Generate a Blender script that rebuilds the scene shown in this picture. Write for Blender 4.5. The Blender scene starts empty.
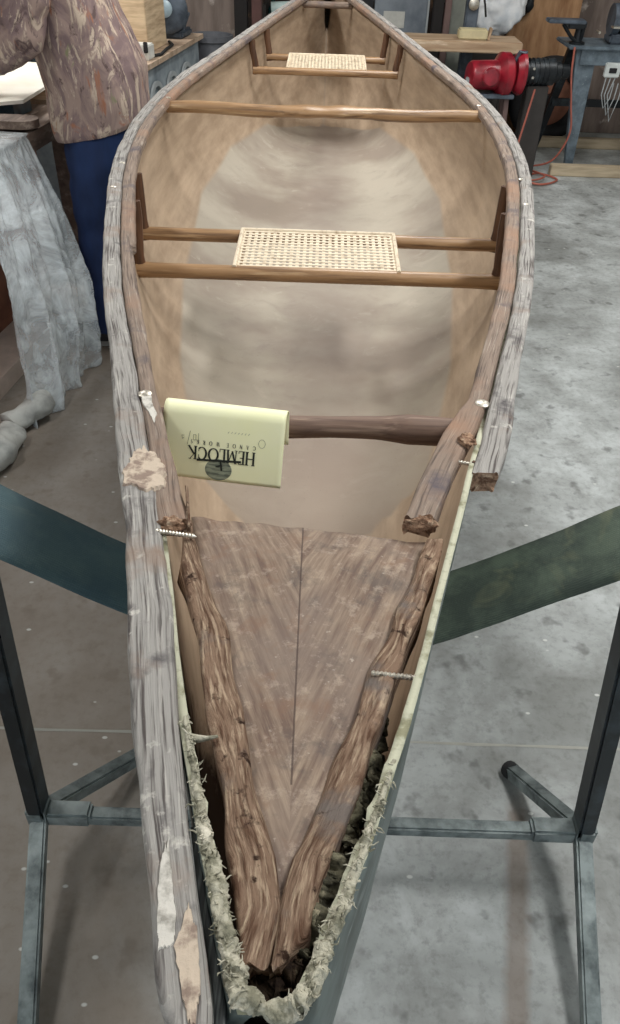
import bpy, bmesh, math, random
import numpy as np
from mathutils import Vector, Matrix, noise

random.seed(7)
SC = bpy.context.scene
COL = SC.collection
PI = math.pi

# ------------------------------------------------------------------ camera
TH, RO, FPX = math.radians(39.0), math.radians(2.0), 780.0
cam_d = bpy.data.cameras.new('camera')
cam = bpy.data.objects.new('camera', cam_d); COL.objects.link(cam)
cam_d.sensor_fit = 'VERTICAL'; cam_d.sensor_height = 24.0
cam_d.lens = FPX / 1024.0 * 24.0
cam_d.clip_start = 0.02; cam_d.clip_end = 100
fw = Vector((0, math.cos(TH), -math.sin(TH))); up0 = Vector((0, math.sin(TH), math.cos(TH))); rt0 = Vector((1, 0, 0))
rt = rt0 * math.cos(RO) + up0 * math.sin(RO)
up = -rt0 * math.sin(RO) + up0 * math.cos(RO)
cam.matrix_world = Matrix(((rt.x, up.x, -fw.x, 0), (rt.y, up.y, -fw.y, 0), (rt.z, up.z, -fw.z, 1.55), (0, 0, 0, 1)))
SC.camera = cam

# ------------------------------------------------------------------ light
W = bpy.data.worlds.new('world'); SC.world = W; W.use_nodes = True
bg = W.node_tree.nodes['Background']; bg.inputs[0].default_value = (0.86, 0.94, 1.0, 1); bg.inputs[1].default_value = 0.9
SC.view_settings.view_transform = 'Standard'
try: SC.view_settings.look = 'None'
except Exception: pass
SC.view_settings.gamma = 1.0
SC.view_settings.use_curve_mapping = False
SC.view_settings.exposure = 0.0
LAMPS = [(1.1, 1.0, 42), (-1.3, 1.0, 18), (0.3, 3.2, 42), (-1.6, 4.4, 44), (1.9, 4.6, 26)]

def area(loc, power, sx, sy, col=(1, 0.97, 0.93), rot=(0, 0, 0), name='ceiling_light_glow', parent=None):
    l = bpy.data.lights.new(name, 'AREA'); l.shape = 'RECTANGLE'; l.size = sx; l.size_y = sy
    l.energy = power; l.color = col
    o = bpy.data.objects.new(name, l); COL.objects.link(o); o.location = loc; o.rotation_euler = rot
    return o

# ------------------------------------------------------------------ materials
def s(r, g, b):
    f = lambda c: (c / 255) / 12.92 if c / 255 <= 0.04045 else ((c / 255 + 0.055) / 1.055) ** 2.4
    return (f(r), f(g), f(b), 1)

class NT:
    def __init__(self, name):
        self.m = bpy.data.materials.new(name); self.m.use_nodes = True
        self.t = self.m.node_tree; self.p = self.t.nodes['Principled BSDF']
    def n(self, typ, **k):
        nd = self.t.nodes.new(typ)
        for a, v in k.items():
            if a in nd.inputs.keys() if hasattr(nd.inputs, 'keys') else False: nd.inputs[a].default_value = v
            else: setattr(nd, a, v)
        return nd
    def l(self, a, b): self.t.links.new(a, b)
    def coord(self, kind, sc=(1, 1, 1)):
        c = self.n('ShaderNodeTexCoord'); mp = self.n('ShaderNodeMapping')
        mp.inputs['Scale'].default_value = sc
        self.l(c.outputs[kind], mp.inputs['Vector']); return mp.outputs[0]
    def noise(self, vec, scale, detail=6, rough=0.6, dist=0.0):
        nd = self.n('ShaderNodeTexNoise'); nd.inputs['Scale'].default_value = scale
        nd.inputs['Detail'].default_value = detail; nd.inputs['Roughness'].default_value = rough
        nd.inputs['Distortion'].default_value = dist
        self.l(vec, nd.inputs['Vector']); return nd.outputs['Fac']
    def ramp(self, f, lo, hi):
        r = self.n('ShaderNodeMapRange'); r.inputs[1].default_value = lo; r.inputs[2].default_value = hi
        r.clamp = True
        self.l(f, r.inputs[0]); return r.outputs[0]
    def mix(self, f, a, b):
        x = self.n('ShaderNodeMix', data_type='RGBA')
        if isinstance(f, (int, float)): x.inputs[0].default_value = f
        else: self.l(f, x.inputs[0])
        for i, v in ((6, a), (7, b)):
            if isinstance(v, tuple): x.inputs[i].default_value = v
            else: self.l(v, x.inputs[i])
        return x.outputs[2]
    def math(self, op, a, b=None):
        x = self.n('ShaderNodeMath', operation=op)
        for i, v in ((0, a), (1, b)):
            if v is None: continue
            if isinstance(v, (int, float)): x.inputs[i].default_value = v
            else: self.l(v, x.inputs[i])
        return x.outputs[0]
    def bump(self, h, strength, dist=0.002):
        b = self.n('ShaderNodeBump'); b.inputs['Strength'].default_value = strength
        b.inputs['Distance'].default_value = dist
        self.l(h, b.inputs['Height']); self.l(b.outputs[0], self.p.inputs['Normal'])
    def color(self, c):
        if isinstance(c, tuple): self.p.inputs['Base Color'].default_value = c
        else: self.l(c, self.p.inputs['Base Color'])
    def rough(self, r):
        if isinstance(r, (int, float)): self.p.inputs['Roughness'].default_value = r
        else: self.l(r, self.p.inputs['Roughness'])

def M(name, layers, base, rough=0.6, metal=0.0, bump=0.0, bdist=0.002, spec=None, alpha=None, trans=None):
    """layers: (colour, coord kind, stretch, scale, lo, hi[, distortion]) laid over the base colour"""
    t = NT(name); c = base; last = None
    for L in layers:
        col, kind, st, sc, lo, hi = L[:6]
        f = t.noise(t.coord(kind, st), sc, 6, 0.6, L[6] if len(L) > 6 else 0.0)
        if last is None: last = f
        c = t.mix(t.ramp(f, lo, hi), c, col)
    t.color(c); t.rough(rough); t.p.inputs['Metallic'].default_value = metal
    if spec is not None: t.p.inputs['Specular IOR Level'].default_value = spec
    if bump and last is not None: t.bump(last, bump, bdist)
    if alpha is not None: t.p.inputs['Alpha'].default_value = alpha
    if trans is not None: t.p.inputs['Transmission Weight'].default_value = trans
    return t.m

def plain(name, c, rough=0.5, metal=0.0, var=0.12):
    d = tuple(max(0, x * (1 - var * 2)) for x in c[:3]) + (1,)
    return M(name, [(d, 'Object', (1, 1, 1), 14, 0.35, 0.7)], c, rough, metal)

one = (1, 1, 1)
M_outwale = M('weathered_grey_wood', [
    (s(84, 78, 76), 'UV', (70, 2.0, 1), 5, 0.49, 0.63),
    (s(186, 182, 176), 'UV', (50, 2.0, 1), 6, 0.55, 0.70),
    (s(86, 82, 84), 'Object', one, 20, 0.56, 0.70),
    (s(206, 202, 194), 'Object', one, 44, 0.63, 0.72),
    (s(142, 122, 108), 'Object', one, 9, 0.56, 0.72)], s(156, 153, 149), 0.85, 0, 0.7, 0.003, .3)
M_inwale = M('weathered_brown_grey_wood', [
    (s(92, 80, 74), 'UV', (70, 2.2, 1), 5, 0.49, 0.65),
    (s(176, 164, 152), 'UV', (50, 2.2, 1), 6, 0.55, 0.72),
    (s(96, 88, 92), 'Object', one, 15, 0.55, 0.68),
    (s(152, 122, 102), 'Object', one, 6, 0.50, 0.68)], s(138, 122, 110), 0.85, 0, 0.6, 0.003, .3)
M_rot = M('rotted_brown_wood', [
    (s(96, 72, 58), 'UV', (60, 6, 1), 5, 0.47, 0.62),
    (s(190, 168, 144), 'UV', (44, 5, 1), 7, 0.50, 0.66),
    (s(122, 112, 106), 'Object', one, 20, 0.55, 0.68),
    (s(58, 42, 34), 'Object', one, 75, 0.60, 0.68)], s(140, 116, 98), 0.95, 0, 1.0, 0.006, .15)
M_crumb = M('crumbling_light_brown_wood', [
    (s(104, 76, 58), 'Object', one, 160, 0.45, 0.6),
    (s(200, 174, 148), 'Object', one, 90, 0.54, 0.66)], s(160, 128, 104), 0.95, 0, 1.0, 0.004)
M_patch = M('torn_pale_wood', [
    (s(142, 124, 112), 'Object', one, 60, 0.46, 0.58)], s(196, 180, 162), 0.9, 0, 0.8, 0.003)
M_glue = M('white_filler_patches', [(s(150, 146, 138), 'Object', one, 80, 0.5, 0.65)], s(206, 202, 194), 0.8, 0, .8, .002)
M_fray = M('frayed_fibreglass', [
    (s(128, 126, 108), 'Object', one, 90, 0.45, 0.6),
    (s(222, 216, 200), 'Object', one, 50, 0.55, 0.7)], s(184, 180, 162), 0.95, 0, 1.0, 0.004)
M_foam = M('crumbled_green_grey_foam', [
    (s(60, 58, 46), 'Object', one, 80, 0.48, 0.6),
    (s(160, 152, 128), 'Object', one, 120, 0.58, 0.7)], s(112, 108, 88), 0.95, 0, 1.0, 0.005)
M_debris = M('dark_rotted_debris', [
    (s(36, 28, 24), 'Object', one, 70, 0.45, 0.6),
    (s(120, 112, 92), 'Object', one, 90, 0.6, 0.7)], s(72, 60, 48), 0.95, 0, 1.0, 0.005, .1)

def deck_material():
    t = NT('mauve_brown_deck_veneer')
    c = t.n('ShaderNodeTexCoord'); sp = t.n('ShaderNodeSeparateXYZ'); t.l(c.outputs['Object'], sp.inputs[0])
    xs = t.math('ADD', sp.outputs['X'], 0.006)
    ax = t.math('ABSOLUTE', xs)
    # chevron grain: coordinates mirrored about the centre joint
    a = math.radians(20)
    u = t.math('ADD', t.math('MULTIPLY', ax, math.cos(a)), t.math('MULTIPLY', sp.outputs['Y'], -math.sin(a)))
    v = t.math('ADD', t.math('MULTIPLY', ax, math.sin(a)), t.math('MULTIPLY', sp.outputs['Y'], math.cos(a)))
    cb = t.n('ShaderNodeCombineXYZ'); t.l(t.math('MULTIPLY', u, 170.0), cb.inputs[0]); t.l(t.math('MULTIPLY', v, 14.0), cb.inputs[1])
    t.l(t.math('SIGN', xs), cb.inputs[2])
    g = t.noise(cb.outputs[0], 1.0, 8, 0.65)
    o = t.coord('Object')
    big = t.noise(o, 9, 4, .6); mid = t.noise(o, 28, 6, .7); fine = t.noise(o, 160, 3, .6)
    col = t.mix(t.ramp(g, .38, .68), s(110, 92, 82), s(160, 142, 124))
    col = t.mix(t.math('MULTIPLY', t.ramp(big, .42, .60), .6), col, s(124, 110, 102))
    col = t.mix(t.math('MULTIPLY', t.ramp(mid, .54, .66), .6), col, s(128, 102, 86))
    col = t.mix(t.math('MULTIPLY', t.ramp(mid, .46, .34), .6), col, s(92, 84, 80))
    col = t.mix(t.math('MULTIPLY', t.ramp(fine, .68, .76), .4), col, s(204, 194, 182))
    m3 = t.noise(o, 60, 7, .75)
    col = t.mix(t.math('MULTIPLY', t.ramp(m3, .54, .66), .45), col, s(186, 170, 154))
    seam = t.n('ShaderNodeMath', operation='LESS_THAN'); t.l(ax, seam.inputs[0]); seam.inputs[1].default_value = 0.0007
    lim = t.n('ShaderNodeMath', operation='GREATER_THAN'); t.l(sp.outputs['Y'], lim.inputs[0]); lim.inputs[1].default_value = 0.285
    col = t.mix(t.math('MULTIPLY', t.math('MULTIPLY', seam.outputs[0], lim.outputs[0]), .7), col, s(66, 52, 50))
    t.color(col); t.rough(.8); t.p.inputs['Specular IOR Level'].default_value = .25; t.bump(g, .3, .001)
    return t.m
M_deck = deck_material()

def hull_in_material():
    t = NT('tan_composite_hull_lining')
    at = t.n('ShaderNodeAttribute'); at.attribute_name = 'core'
    o = t.coord('Object'); ostr = t.coord('Object', (9, 1, 9))
    big = t.noise(o, 2.6, 4, .6); mid = t.noise(o, 11, 6, .7, .6); fine = t.noise(o, 220, 3, .6); st = t.noise(ostr, 3, 5, .6)
    side = t.mix(t.ramp(st, .35, .7), s(150, 130, 109), s(182, 161, 138))
    side = t.mix(t.math('MULTIPLY', t.ramp(mid, .5, .7), .45), side, s(186, 164, 140))
    core = t.mix(t.ramp(big, .40, .62), s(174, 166, 152), s(146, 134, 122))
    core = t.mix(t.math('MULTIPLY', t.ramp(mid, .55, .7), .4), core, s(138, 128, 120))
    core = t.mix(t.math('MULTIPLY', t.ramp(mid, .42, .3), .5), core, s(188, 180, 166))
    # the middle strip of the floor is darker
    sp = t.n('ShaderNodeSeparateXYZ'); t.l(o, sp.inputs[0])
    xx = t.math('SUBTRACT', t.math('ADD', sp.outputs[0], t.math('MULTIPLY', mid, .16)), .10)
    strip = t.math('SUBTRACT', 1.0, t.ramp(t.math('ABSOLUTE', xx), .03, .15))
    core = t.mix(t.math('MULTIPLY', strip, .38), core, s(118, 104, 98))
    near = t.ramp(sp.outputs[1], 1.5, .8)
    core = t.mix(t.math('MULTIPLY', near, .85), core, s(142, 124, 106))
    col = t.mix(t.ramp(at.outputs['Fac'], .35, .65), side, core)
    col = t.mix(t.math('MULTIPLY', t.ramp(fine, .66, .72), .35), col, s(92, 78, 68))
    # dirt and shade inside the broken end, both painted into the colour
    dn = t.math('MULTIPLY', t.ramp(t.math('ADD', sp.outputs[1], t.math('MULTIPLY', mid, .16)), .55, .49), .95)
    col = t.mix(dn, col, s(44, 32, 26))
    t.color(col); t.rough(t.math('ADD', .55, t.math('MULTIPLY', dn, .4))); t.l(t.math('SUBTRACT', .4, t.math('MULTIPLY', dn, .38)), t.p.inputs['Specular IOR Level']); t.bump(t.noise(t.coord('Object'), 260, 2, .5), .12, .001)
    return t.m
M_hull_in = hull_in_material()
M_hull_out = M('grey_green_hull_skin', [
    (s(66, 74, 70), 'Object', (4, 1, 4), 12, .45, .65),
    (s(138, 146, 144), 'Object', (2, 1, 6), 14, .55, .72)], s(94, 104, 102), .45, 0, .2)
M_rim = M('pale_green_hull_edge', [(s(140, 138, 112), 'Object', one, 60, .5, .65)], s(190, 190, 168), .85, 0, .6, .002)
M_varnish = M('honey_varnished_wood', [
    (s(108, 80, 56), 'Object', (2, 40, 40), 2.5, .48, .66),
    (s(206, 176, 138), 'Object', (1.5, 30, 30), 3.5, .55, .75)], s(160, 126, 90), .38, 0, .1)
M_thwart = M('worn_brown_wood', [
    (s(86, 64, 54), 'Object', (2, 60, 60), 3, .45, .7),
    (s(158, 134, 116), 'Object', (2, 50, 50), 4, .55, .75)], s(116, 92, 78), .6, 0, .3)
M_hanger = M('dark_brown_wood', [(s(60, 38, 26), 'Object', (20, 20, 2), 4, .4, .7)], s(108, 76, 54), .55)
M_cane = M('pale_woven_cane', [(s(176, 156, 130), 'Object', one, 60, .5, .7)], s(222, 208, 184), .6)
M_steel = M('bright_screw_steel', [(s(120, 110, 98), 'Object', one, 300, .5, .7)], s(214, 208, 196), .35, .85)
M_rust = M('rusty_steel', [(s(96, 70, 54), 'Object', one, 200, .45, .65)], s(62, 50, 44), .6, .5)
M_stand = M('worn_dark_steel_tube', [
    (s(76, 84, 86), 'Object', one, 30, .4, .65),
    (s(150, 160, 160), 'Object', one, 12, .48, .68)], s(122, 132, 132), .42, .35)
M_stand_dark = M('black_steel_tube', [(s(52, 62, 68), 'Object', one, 18, .5, .7)], s(26, 32, 36), .4, .3)
M_rubber = plain('black_rubber', s(34, 34, 36), .8)
def strap_mat(name, a, b, c):
    t = NT(name); o = t.coord('Object')
    w = t.n('ShaderNodeTexWave'); w.bands_direction = 'Y'; w.inputs['Scale'].default_value = 90; w.inputs['Distortion'].default_value = .6
    t.l(o, w.inputs['Vector'])
    col = t.mix(t.ramp(t.noise(o, 16, 6, .7), .4, .62), a, b)
    col = t.mix(t.math('MULTIPLY', t.ramp(t.noise(o, 7, 4, .6, 1.), .55, .7), .7), col, c)
    col = t.mix(t.math('MULTIPLY', w.outputs['Fac'], .25), col, s(18, 22, 22))
    sx_ = t.n('ShaderNodeSeparateXYZ'); t.l(o, sx_.inputs[0])
    col = t.mix(t.math('MULTIPLY', t.ramp(sx_.outputs[0], .05, -.1), .55), col, s(52, 84, 100))
    t.color(col); t.rough(.75); t.bump(w.outputs['Fac'], .4, .001); return t.m
M_strap = strap_mat('dark_green_webbing', s(56, 68, 60), s(84, 98, 84), s(126, 130, 100))
M_paper = M('pale_yellow_paper', [(s(250, 250, 200), 'Object', one, 12, .4, .7)], s(252, 252, 212), .75)
M_ink = plain('black_ink', s(34, 40, 34), .7)
M_logo = M('grey_printed_ink', [(s(96, 104, 92), 'Object', (60, 60, 300), 1, .45, .6)], s(150, 158, 138), .7)
M_pencil = plain('faint_pencil', s(176, 178, 146), .8)

# ------------------------------------------------------------------ object helpers
def mesh_obj(name, verts, faces, mats, parent=None, smooth=True, uvs=None, midx=None):
    me = bpy.data.meshes.new(name)
    me.from_pydata([tuple(v) for v in verts], [], faces)
    if not isinstance(mats, (list, tuple)): mats = [mats]
    for m in mats: me.materials.append(m)
    if midx is not None: me.polygons.foreach_set('material_index', midx)
    if uvs is not None:
        uv = me.uv_layers.new(name='UVMap')
        for lp in me.loops: uv.data[lp.index].uv = uvs[lp.vertex_index]
    if smooth: me.polygons.foreach_set('use_smooth', [True] * len(me.polygons))
    me.update()
    o = bpy.data.objects.new(name, me); COL.objects.link(o)
    if parent is not None: attach(o, parent)
    return o

def attach(o, parent):
    o.parent = parent
    o.matrix_parent_inverse = ROOTS.get(parent.name, Matrix.Identity(4)).inverted()
ROOTS = {}
def tag(o, label=None, cat=None, group=None, kind=None):
    if label: o['label'] = label
    if cat: o['category'] = cat
    if group: o['group'] = group
    if kind: o['kind'] = kind
    return o
def thing(name, loc, label, cat, group=None):
    o = bpy.data.objects.new(name, None); COL.objects.link(o); o.location = loc
    o.empty_display_size = .05
    ROOTS[o.name] = Matrix.Translation(Vector(loc))
    return tag(o, label, cat, group)

class MB:
    """collects shapes into one mesh"""
    def __init__(self): self.v = []; self.f = []; self.uv = []; self.mi = []; self.cur = 0
    def add(self, vs, fs, uvs=None):
        b = len(self.v); self.v += [Vector(v) for v in vs]
        self.f += [tuple(b + i for i in f) for f in fs]; self.mi += [self.cur] * len(fs)
        self.uv += uvs if uvs else [(v[0] + v[2] * .37, v[1] + v[2] * .61) for v in vs]
        return self
    def box(self, c, d, rot=None, bev=0.0):
        bm = bmesh.new(); bmesh.ops.create_cube(bm, size=1)
        bmesh.ops.scale(bm, vec=Vector(d), verts=bm.verts)
        if bev: bmesh.ops.bevel(bm, geom=list(bm.edges), offset=min(bev, min(d) * .45), segments=2, affect='EDGES')
        if rot is not None: bmesh.ops.transform(bm, matrix=rot.to_4x4(), verts=bm.verts)
        bm.verts.index_update()
        self.add([v.co + Vector(c) for v in bm.verts], [[v.index for v in f.verts] for f in bm.faces]); bm.free(); return self
    def beam(self, a, b, w, h, bev=0.003, side=None):
        a, b = Vector(a), Vector(b); z = (b - a); L = z.length; z.normalize()
        x = Vector(side) if side else (Vector((0, 0, 1)).cross(z) if abs(z.z) < .95 else Vector((1, 0, 0)))
        x = (x - z * x.dot(z)).normalized(); y = z.cross(x)
        R = Matrix((x, y, z)).transposed()
        return self.box((a + b) / 2, (w, h, L), R, bev)
    def tube(self, pts, r, n=12, cap=True, flat=1.0, upv=(0, 0, 1)):
        pts = [Vector(p) for p in pts]; m = len(pts)
        if not hasattr(r, '__len__'): r = [r] * m
        vs = []; uv = []; L = 0; prev = None
        for i, p in enumerate(pts):
            t = (pts[min(i + 1, m - 1)] - pts[max(i - 1, 0)]).normalized()
            if i: L += (p - pts[i - 1]).length
            if prev is None:
                x = Vector(upv).cross(t)
                if x.length < .1: x = Vector((1, 0, 0)).cross(t)
            else: x = prev - t * prev.dot(t)
            x.normalize(); prev = x; y = t.cross(x)
            for k in range(n):
                a = 2 * PI * k / n
                vs.append(p + x * (math.cos(a) * r[i] * flat) + y * (math.sin(a) * r[i])); uv.append((a * r[i], L))
        fs = [(i * n + k, i * n + (k + 1) % n, (i + 1) * n + (k + 1) % n, (i + 1) * n + k) for i in range(m - 1) for k in range(n)]
        if cap: fs += [tuple(range(n - 1, -1, -1)), tuple((m - 1) * n + k for k in range(n))]
        return self.add(vs, fs, uv)
    def lathe(self, base, axis, prof, n=20):
        """prof: (distance along axis, radius)"""
        base = Vector(base); axis = Vector(axis).normalized()
        x = axis.orthogonal().normalized(); y = axis.cross(x); vs = []
        for h, r in prof:
            for k in range(n):
                a = 2 * PI * k / n; vs.append(base + axis * h + (x * math.cos(a) + y * math.sin(a)) * max(r, 1e-4))
        m = len(prof)
        fs = [(i * n + k, i * n + (k + 1) % n, (i + 1) * n + (k + 1) % n, (i + 1) * n + k) for i in range(m - 1) for k in range(n)]
        fs += [tuple(range(n - 1, -1, -1)), tuple((m - 1) * n + k for k in range(n))]
        return self.add(vs, fs)
    def blob(self, c, r, amp=.3, freq=3, sub=3, seed=0):
        bm = bmesh.new(); bmesh.ops.create_icosphere(bm, subdivisions=sub, radius=1)
        for v in bm.verts:
            n_ = noise.fractal(v.co * freq + Vector((seed, seed * 2, 0)), .8, 2, 4)
            v.co = v.co * (1 + amp * n_)
            v.co = Vector((v.co.x * r[0], v.co.y * r[1], v.co.z * r[2]))
        bm.verts.index_update()
        self.add([v.co + Vector(c) for v in bm.verts], [[v.index for v in f.verts] for f in bm.faces]); bm.free(); return self
    def build(self, name, mat, parent=None, smooth=True, soft=False):
        # orient outward
        o = mesh_obj(name, self.v, self.f, mat, parent, smooth, self.uv, self.mi)
        bm = bmesh.new(); bm.from_mesh(o.data); bmesh.ops.recalc_face_normals(bm, faces=bm.faces); bm.to_mesh(o.data); bm.free()
        if smooth and not soft:
            try: o.data.set_sharp_from_angle(angle=math.radians(38))
            except Exception: pass
        return o

def lerp(x, tab): return float(np.interp(x, [a[0] for a in tab], [a[1] for a in tab]))

# ================================================================== THE ROOM
def floor_material():
    t = NT('stained_concrete'); o = t.coord('Object')
    sp = t.n('ShaderNodeSeparateXYZ'); t.l(o, sp.inputs[0])
    b = t.noise(o, 1.4, 5, .62, .4); m = t.noise(o, 6, 8, .7, .3); f = t.noise(o, 45, 5, .7); sm = t.noise(o, 14, 3, .5)
    col = t.mix(t.ramp(b, .38, .60), s(134, 137, 135), s(190, 195, 195))
    col = t.mix(t.math('MULTIPLY', t.ramp(m, .42, .66), .55), col, s(104, 104, 100))
    col = t.mix(t.math('MULTIPLY', t.ramp(f, .5, .7), .35), col, s(84, 84, 80))
    # darker oily blots
    col = t.mix(t.math('MULTIPLY', t.ramp(sm, .60, .70), .55), col, s(72, 72, 70))
    # brown tint along the bench side, the bench's shade put into the colour
    br = t.ramp(t.math('ADD', sp.outputs[0], t.math('MULTIPLY', b, .8)), .30, .0)
    col = t.mix(t.math('MULTIPLY', br, .72), col, s(128, 113, 98))
    # brown band by the right stand leg, its shadow painted into the floor
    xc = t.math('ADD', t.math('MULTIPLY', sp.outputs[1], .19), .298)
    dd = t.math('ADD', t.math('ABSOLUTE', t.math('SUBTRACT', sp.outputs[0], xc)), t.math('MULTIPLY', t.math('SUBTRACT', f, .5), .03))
    leg_shade = t.math('MULTIPLY', t.ramp(dd, .030, .012), t.math('MULTIPLY', t.ramp(sp.outputs[1], .97, .90), t.ramp(sp.outputs[1], .1, .3)))
    col = t.mix(t.math('MULTIPLY', leg_shade, .6), col, s(112, 92, 76))
    # white paint specks
    v = t.n('ShaderNodeTexVoronoi'); v.inputs['Scale'].default_value = 22; t.l(t.coord('Object', (1, 1.6, 1)), v.inputs['Vector'])
    sc = t.n('ShaderNodeSeparateColor'); t.l(v.outputs['Color'], sc.inputs[0])
    spk = t.math('MULTIPLY', t.ramp(v.outputs['Distance'], .16, .10), t.math('GREATER_THAN', sc.outputs[0], .88))
    col = t.mix(t.math('MULTIPLY', spk, .75), col, s(214, 216, 212))
    t.color(col); t.rough(t.math('ADD', .38, t.math('MULTIPLY', f, .4))); t.bump(f, .25, .002)
    return t.m
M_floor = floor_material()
M_joint = plain('pale_grout', s(168, 168, 160), .9)
X0, X1, Y0_, Y1, H = -2.7, 3.3, -1.6, 7.9, 2.9
def struct(name, mb, mat, smooth=False): return tag(mb.build(name, mat, None, smooth), kind='structure')
fl = MB().box(((X0 + X1) / 2, (Y0_ + Y1) / 2, -.05), (X1 - X0, Y1 - Y0_, .1))
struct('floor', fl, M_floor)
j = MB(); nseg = 60; vs = []; fs = []
for i in range(nseg + 1):
    x = X0 + (X1 - X0) * i / nseg; wv = .0035 + .0025 * noise.noise(Vector((x * 9, 0, 0))); yc = 1.078 + .003 * noise.noise(Vector((x * 4, 3, 0)))
    vs += [(x, yc - wv, .0006), (x, yc + wv, .0006)]
    if i: fs.append((2 * i - 2, 2 * i, 2 * i + 1, 2 * i - 1))
j.add(vs, fs); struct('trim_1', j, M_joint)
M_wall_back = M('brown_board_wall', [(s(46, 36, 32), 'Object', (1, 1, 1), 2.0, .4, .6), (s(120, 92, 70), 'Object', one, 3.3, .56, .66)], s(74, 58, 48), .8)
M_wall = M('dusty_painted_wall', [(s(150, 148, 142), 'Object', one, 2.4, .4, .65)], s(186, 184, 176), .85)
struct('wall_back', MB().box(((X0 + X1) / 2, Y1 + .05, H / 2), (X1 - X0, .1, H)), M_wall_back)
struct('wall_left', MB().box((X0 - .05, (Y0_ + Y1) / 2, H / 2), (.1, Y1 - Y0_, H)), M_wall)
struct('wall_right', MB().box((X1 + .05, (Y0_ + Y1) / 2, H / 2), (.1, Y1 - Y0_, H)), M_wall)
struct('ceiling', MB().box(((X0 + X1) / 2, (Y0_ + Y1) / 2, H + .05), (X1 - X0, Y1 - Y0_, .1)), M_wall)
M_lamp_body = plain('white_lamp_housing', s(230, 230, 228), .4)
t_ = NT('lit_tube'); t_.p.inputs['Emission Color'].default_value = (1, .98, .95, 1); t_.p.inputs['Emission Strength'].default_value = 3.0; M_tube = t_.m
for i, (x, y, p) in enumerate(LAMPS):
    r = thing('ceiling_light', (x, y, H), ['long white tube light over the near right of the floor', 'long white tube light over the near workbench', 'long white tube light over the far half of the canoe', 'long white tube light over the far workbench', 'long white tube light over the grinder corner'][i], 'ceiling light', 'tube lights on the ceiling')
    MB().box((x, y, H - .03), (.3, 1.3, .06), bev=.01).build('housing', M_lamp_body, r)
    for dx in (-.07, .07): MB().tube([(x + dx, y - .6, H - .08), (x + dx, y + .6, H - .08)], .014).build('light_tube', M_tube, r)
    a = area((x, y, H - .11), p, .35, 1.3, (1, .99, .96)); attach(a, r)

# ================================================================== THE CANOE
HW = [(.146, .016), (.172, .028), (.206, .040), (.24, .0525), (.28, .065), (.33, .081), (.4, .100), (.457, .114), (.55, .139), (.66, .168), (.69, .178), (.81, .211), (.9, .236), (1.05, .279), (1.2, .317), (1.39, .358), (1.55, .390), (1.7, .420), (1.92, .452), (2.18, .472), (2.4, .474), (2.6, .466), (2.85, .441), (3.1, .402), (3.3, .370), (3.6, .322), (3.9, .270), (4.2, .212), (4.5, .150), (4.8, .086), (5.05, .022)]
_yy = np.linspace(.146, 5.05, 1200); _ww = np.interp(_yy, [a[0] for a in HW], [a[1] for a in HW])
_k = np.hanning(61); _k /= _k.sum()
_pad = np.concatenate([2 * _ww[0] - _ww[30:0:-1], _ww, 2 * _ww[-1] - _ww[-2:-32:-1]])
_ws = np.convolve(_pad, _k, 'valid')
_bl = np.clip((_yy - .3) / .5, 0, 1); _ws = _ww * (1 - _bl) + _ws * _bl
def hw(y): return float(np.interp(y, _yy, _ws))
def gz(y): return 1.05 + .055 * abs(2 * (y - .16) / 4.5 - 1) ** 2
def cx(y): return lerp(y, [(.14, -.012), (.25, -.008), (.45, -.003), (.6, 0)])
def kz(y):
    k = .655 + .05 * ((y - 2.6) / 2.4) ** 2
    if y < .36: k += .22 * ((.36 - y) / .214) ** 2.2
    if y > 4.8: k += .2 * ((y - 4.8) / .25) ** 2.2
    return k
def expn(y): return lerp(y, [(.15, 1.5), (.5, 1.9), (1.0, 2.5), (1.6, 3.0), (3.2, 3.0), (4.2, 2.7), (5.05, 2.2)])
def hull_pt(y, a, off=0.0, jit=0.0):
    """a from 0 (gunwale) to 1 (keel); off = inward offset; side +1"""
    w = hw(y) - off; top = gz(y) + jit; D = top - kz(y) - off; p = 2 / expn(y); t = a * PI / 2
    x = w * math.cos(t) ** p if a < 1 else 0.0
    z = top - D * math.sin(t) ** p
    bulge = .016 * math.exp(-(y - .146) / .15) * math.sin(min(1, a * 3) * PI / 2) * math.cos(t)
    return x + bulge, z
canoe = thing('canoe', (0, 2.6, .655), 'weathered tan canoe with a rotted broken near end, cradled in slings', 'canoe')
ys = list(np.concatenate([np.linspace(.146, .7, 90), np.linspace(.72, 4.7, 110), np.linspace(4.72, 5.05, 16)]))
NA = 26
CORE = [(.9, .0), (1.1, .20), (1.5, .29), (1.95, .35), (2.6, .385), (3.1, .34), (3.6, .24), (3.85, .1), (3.9, .0)]
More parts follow.
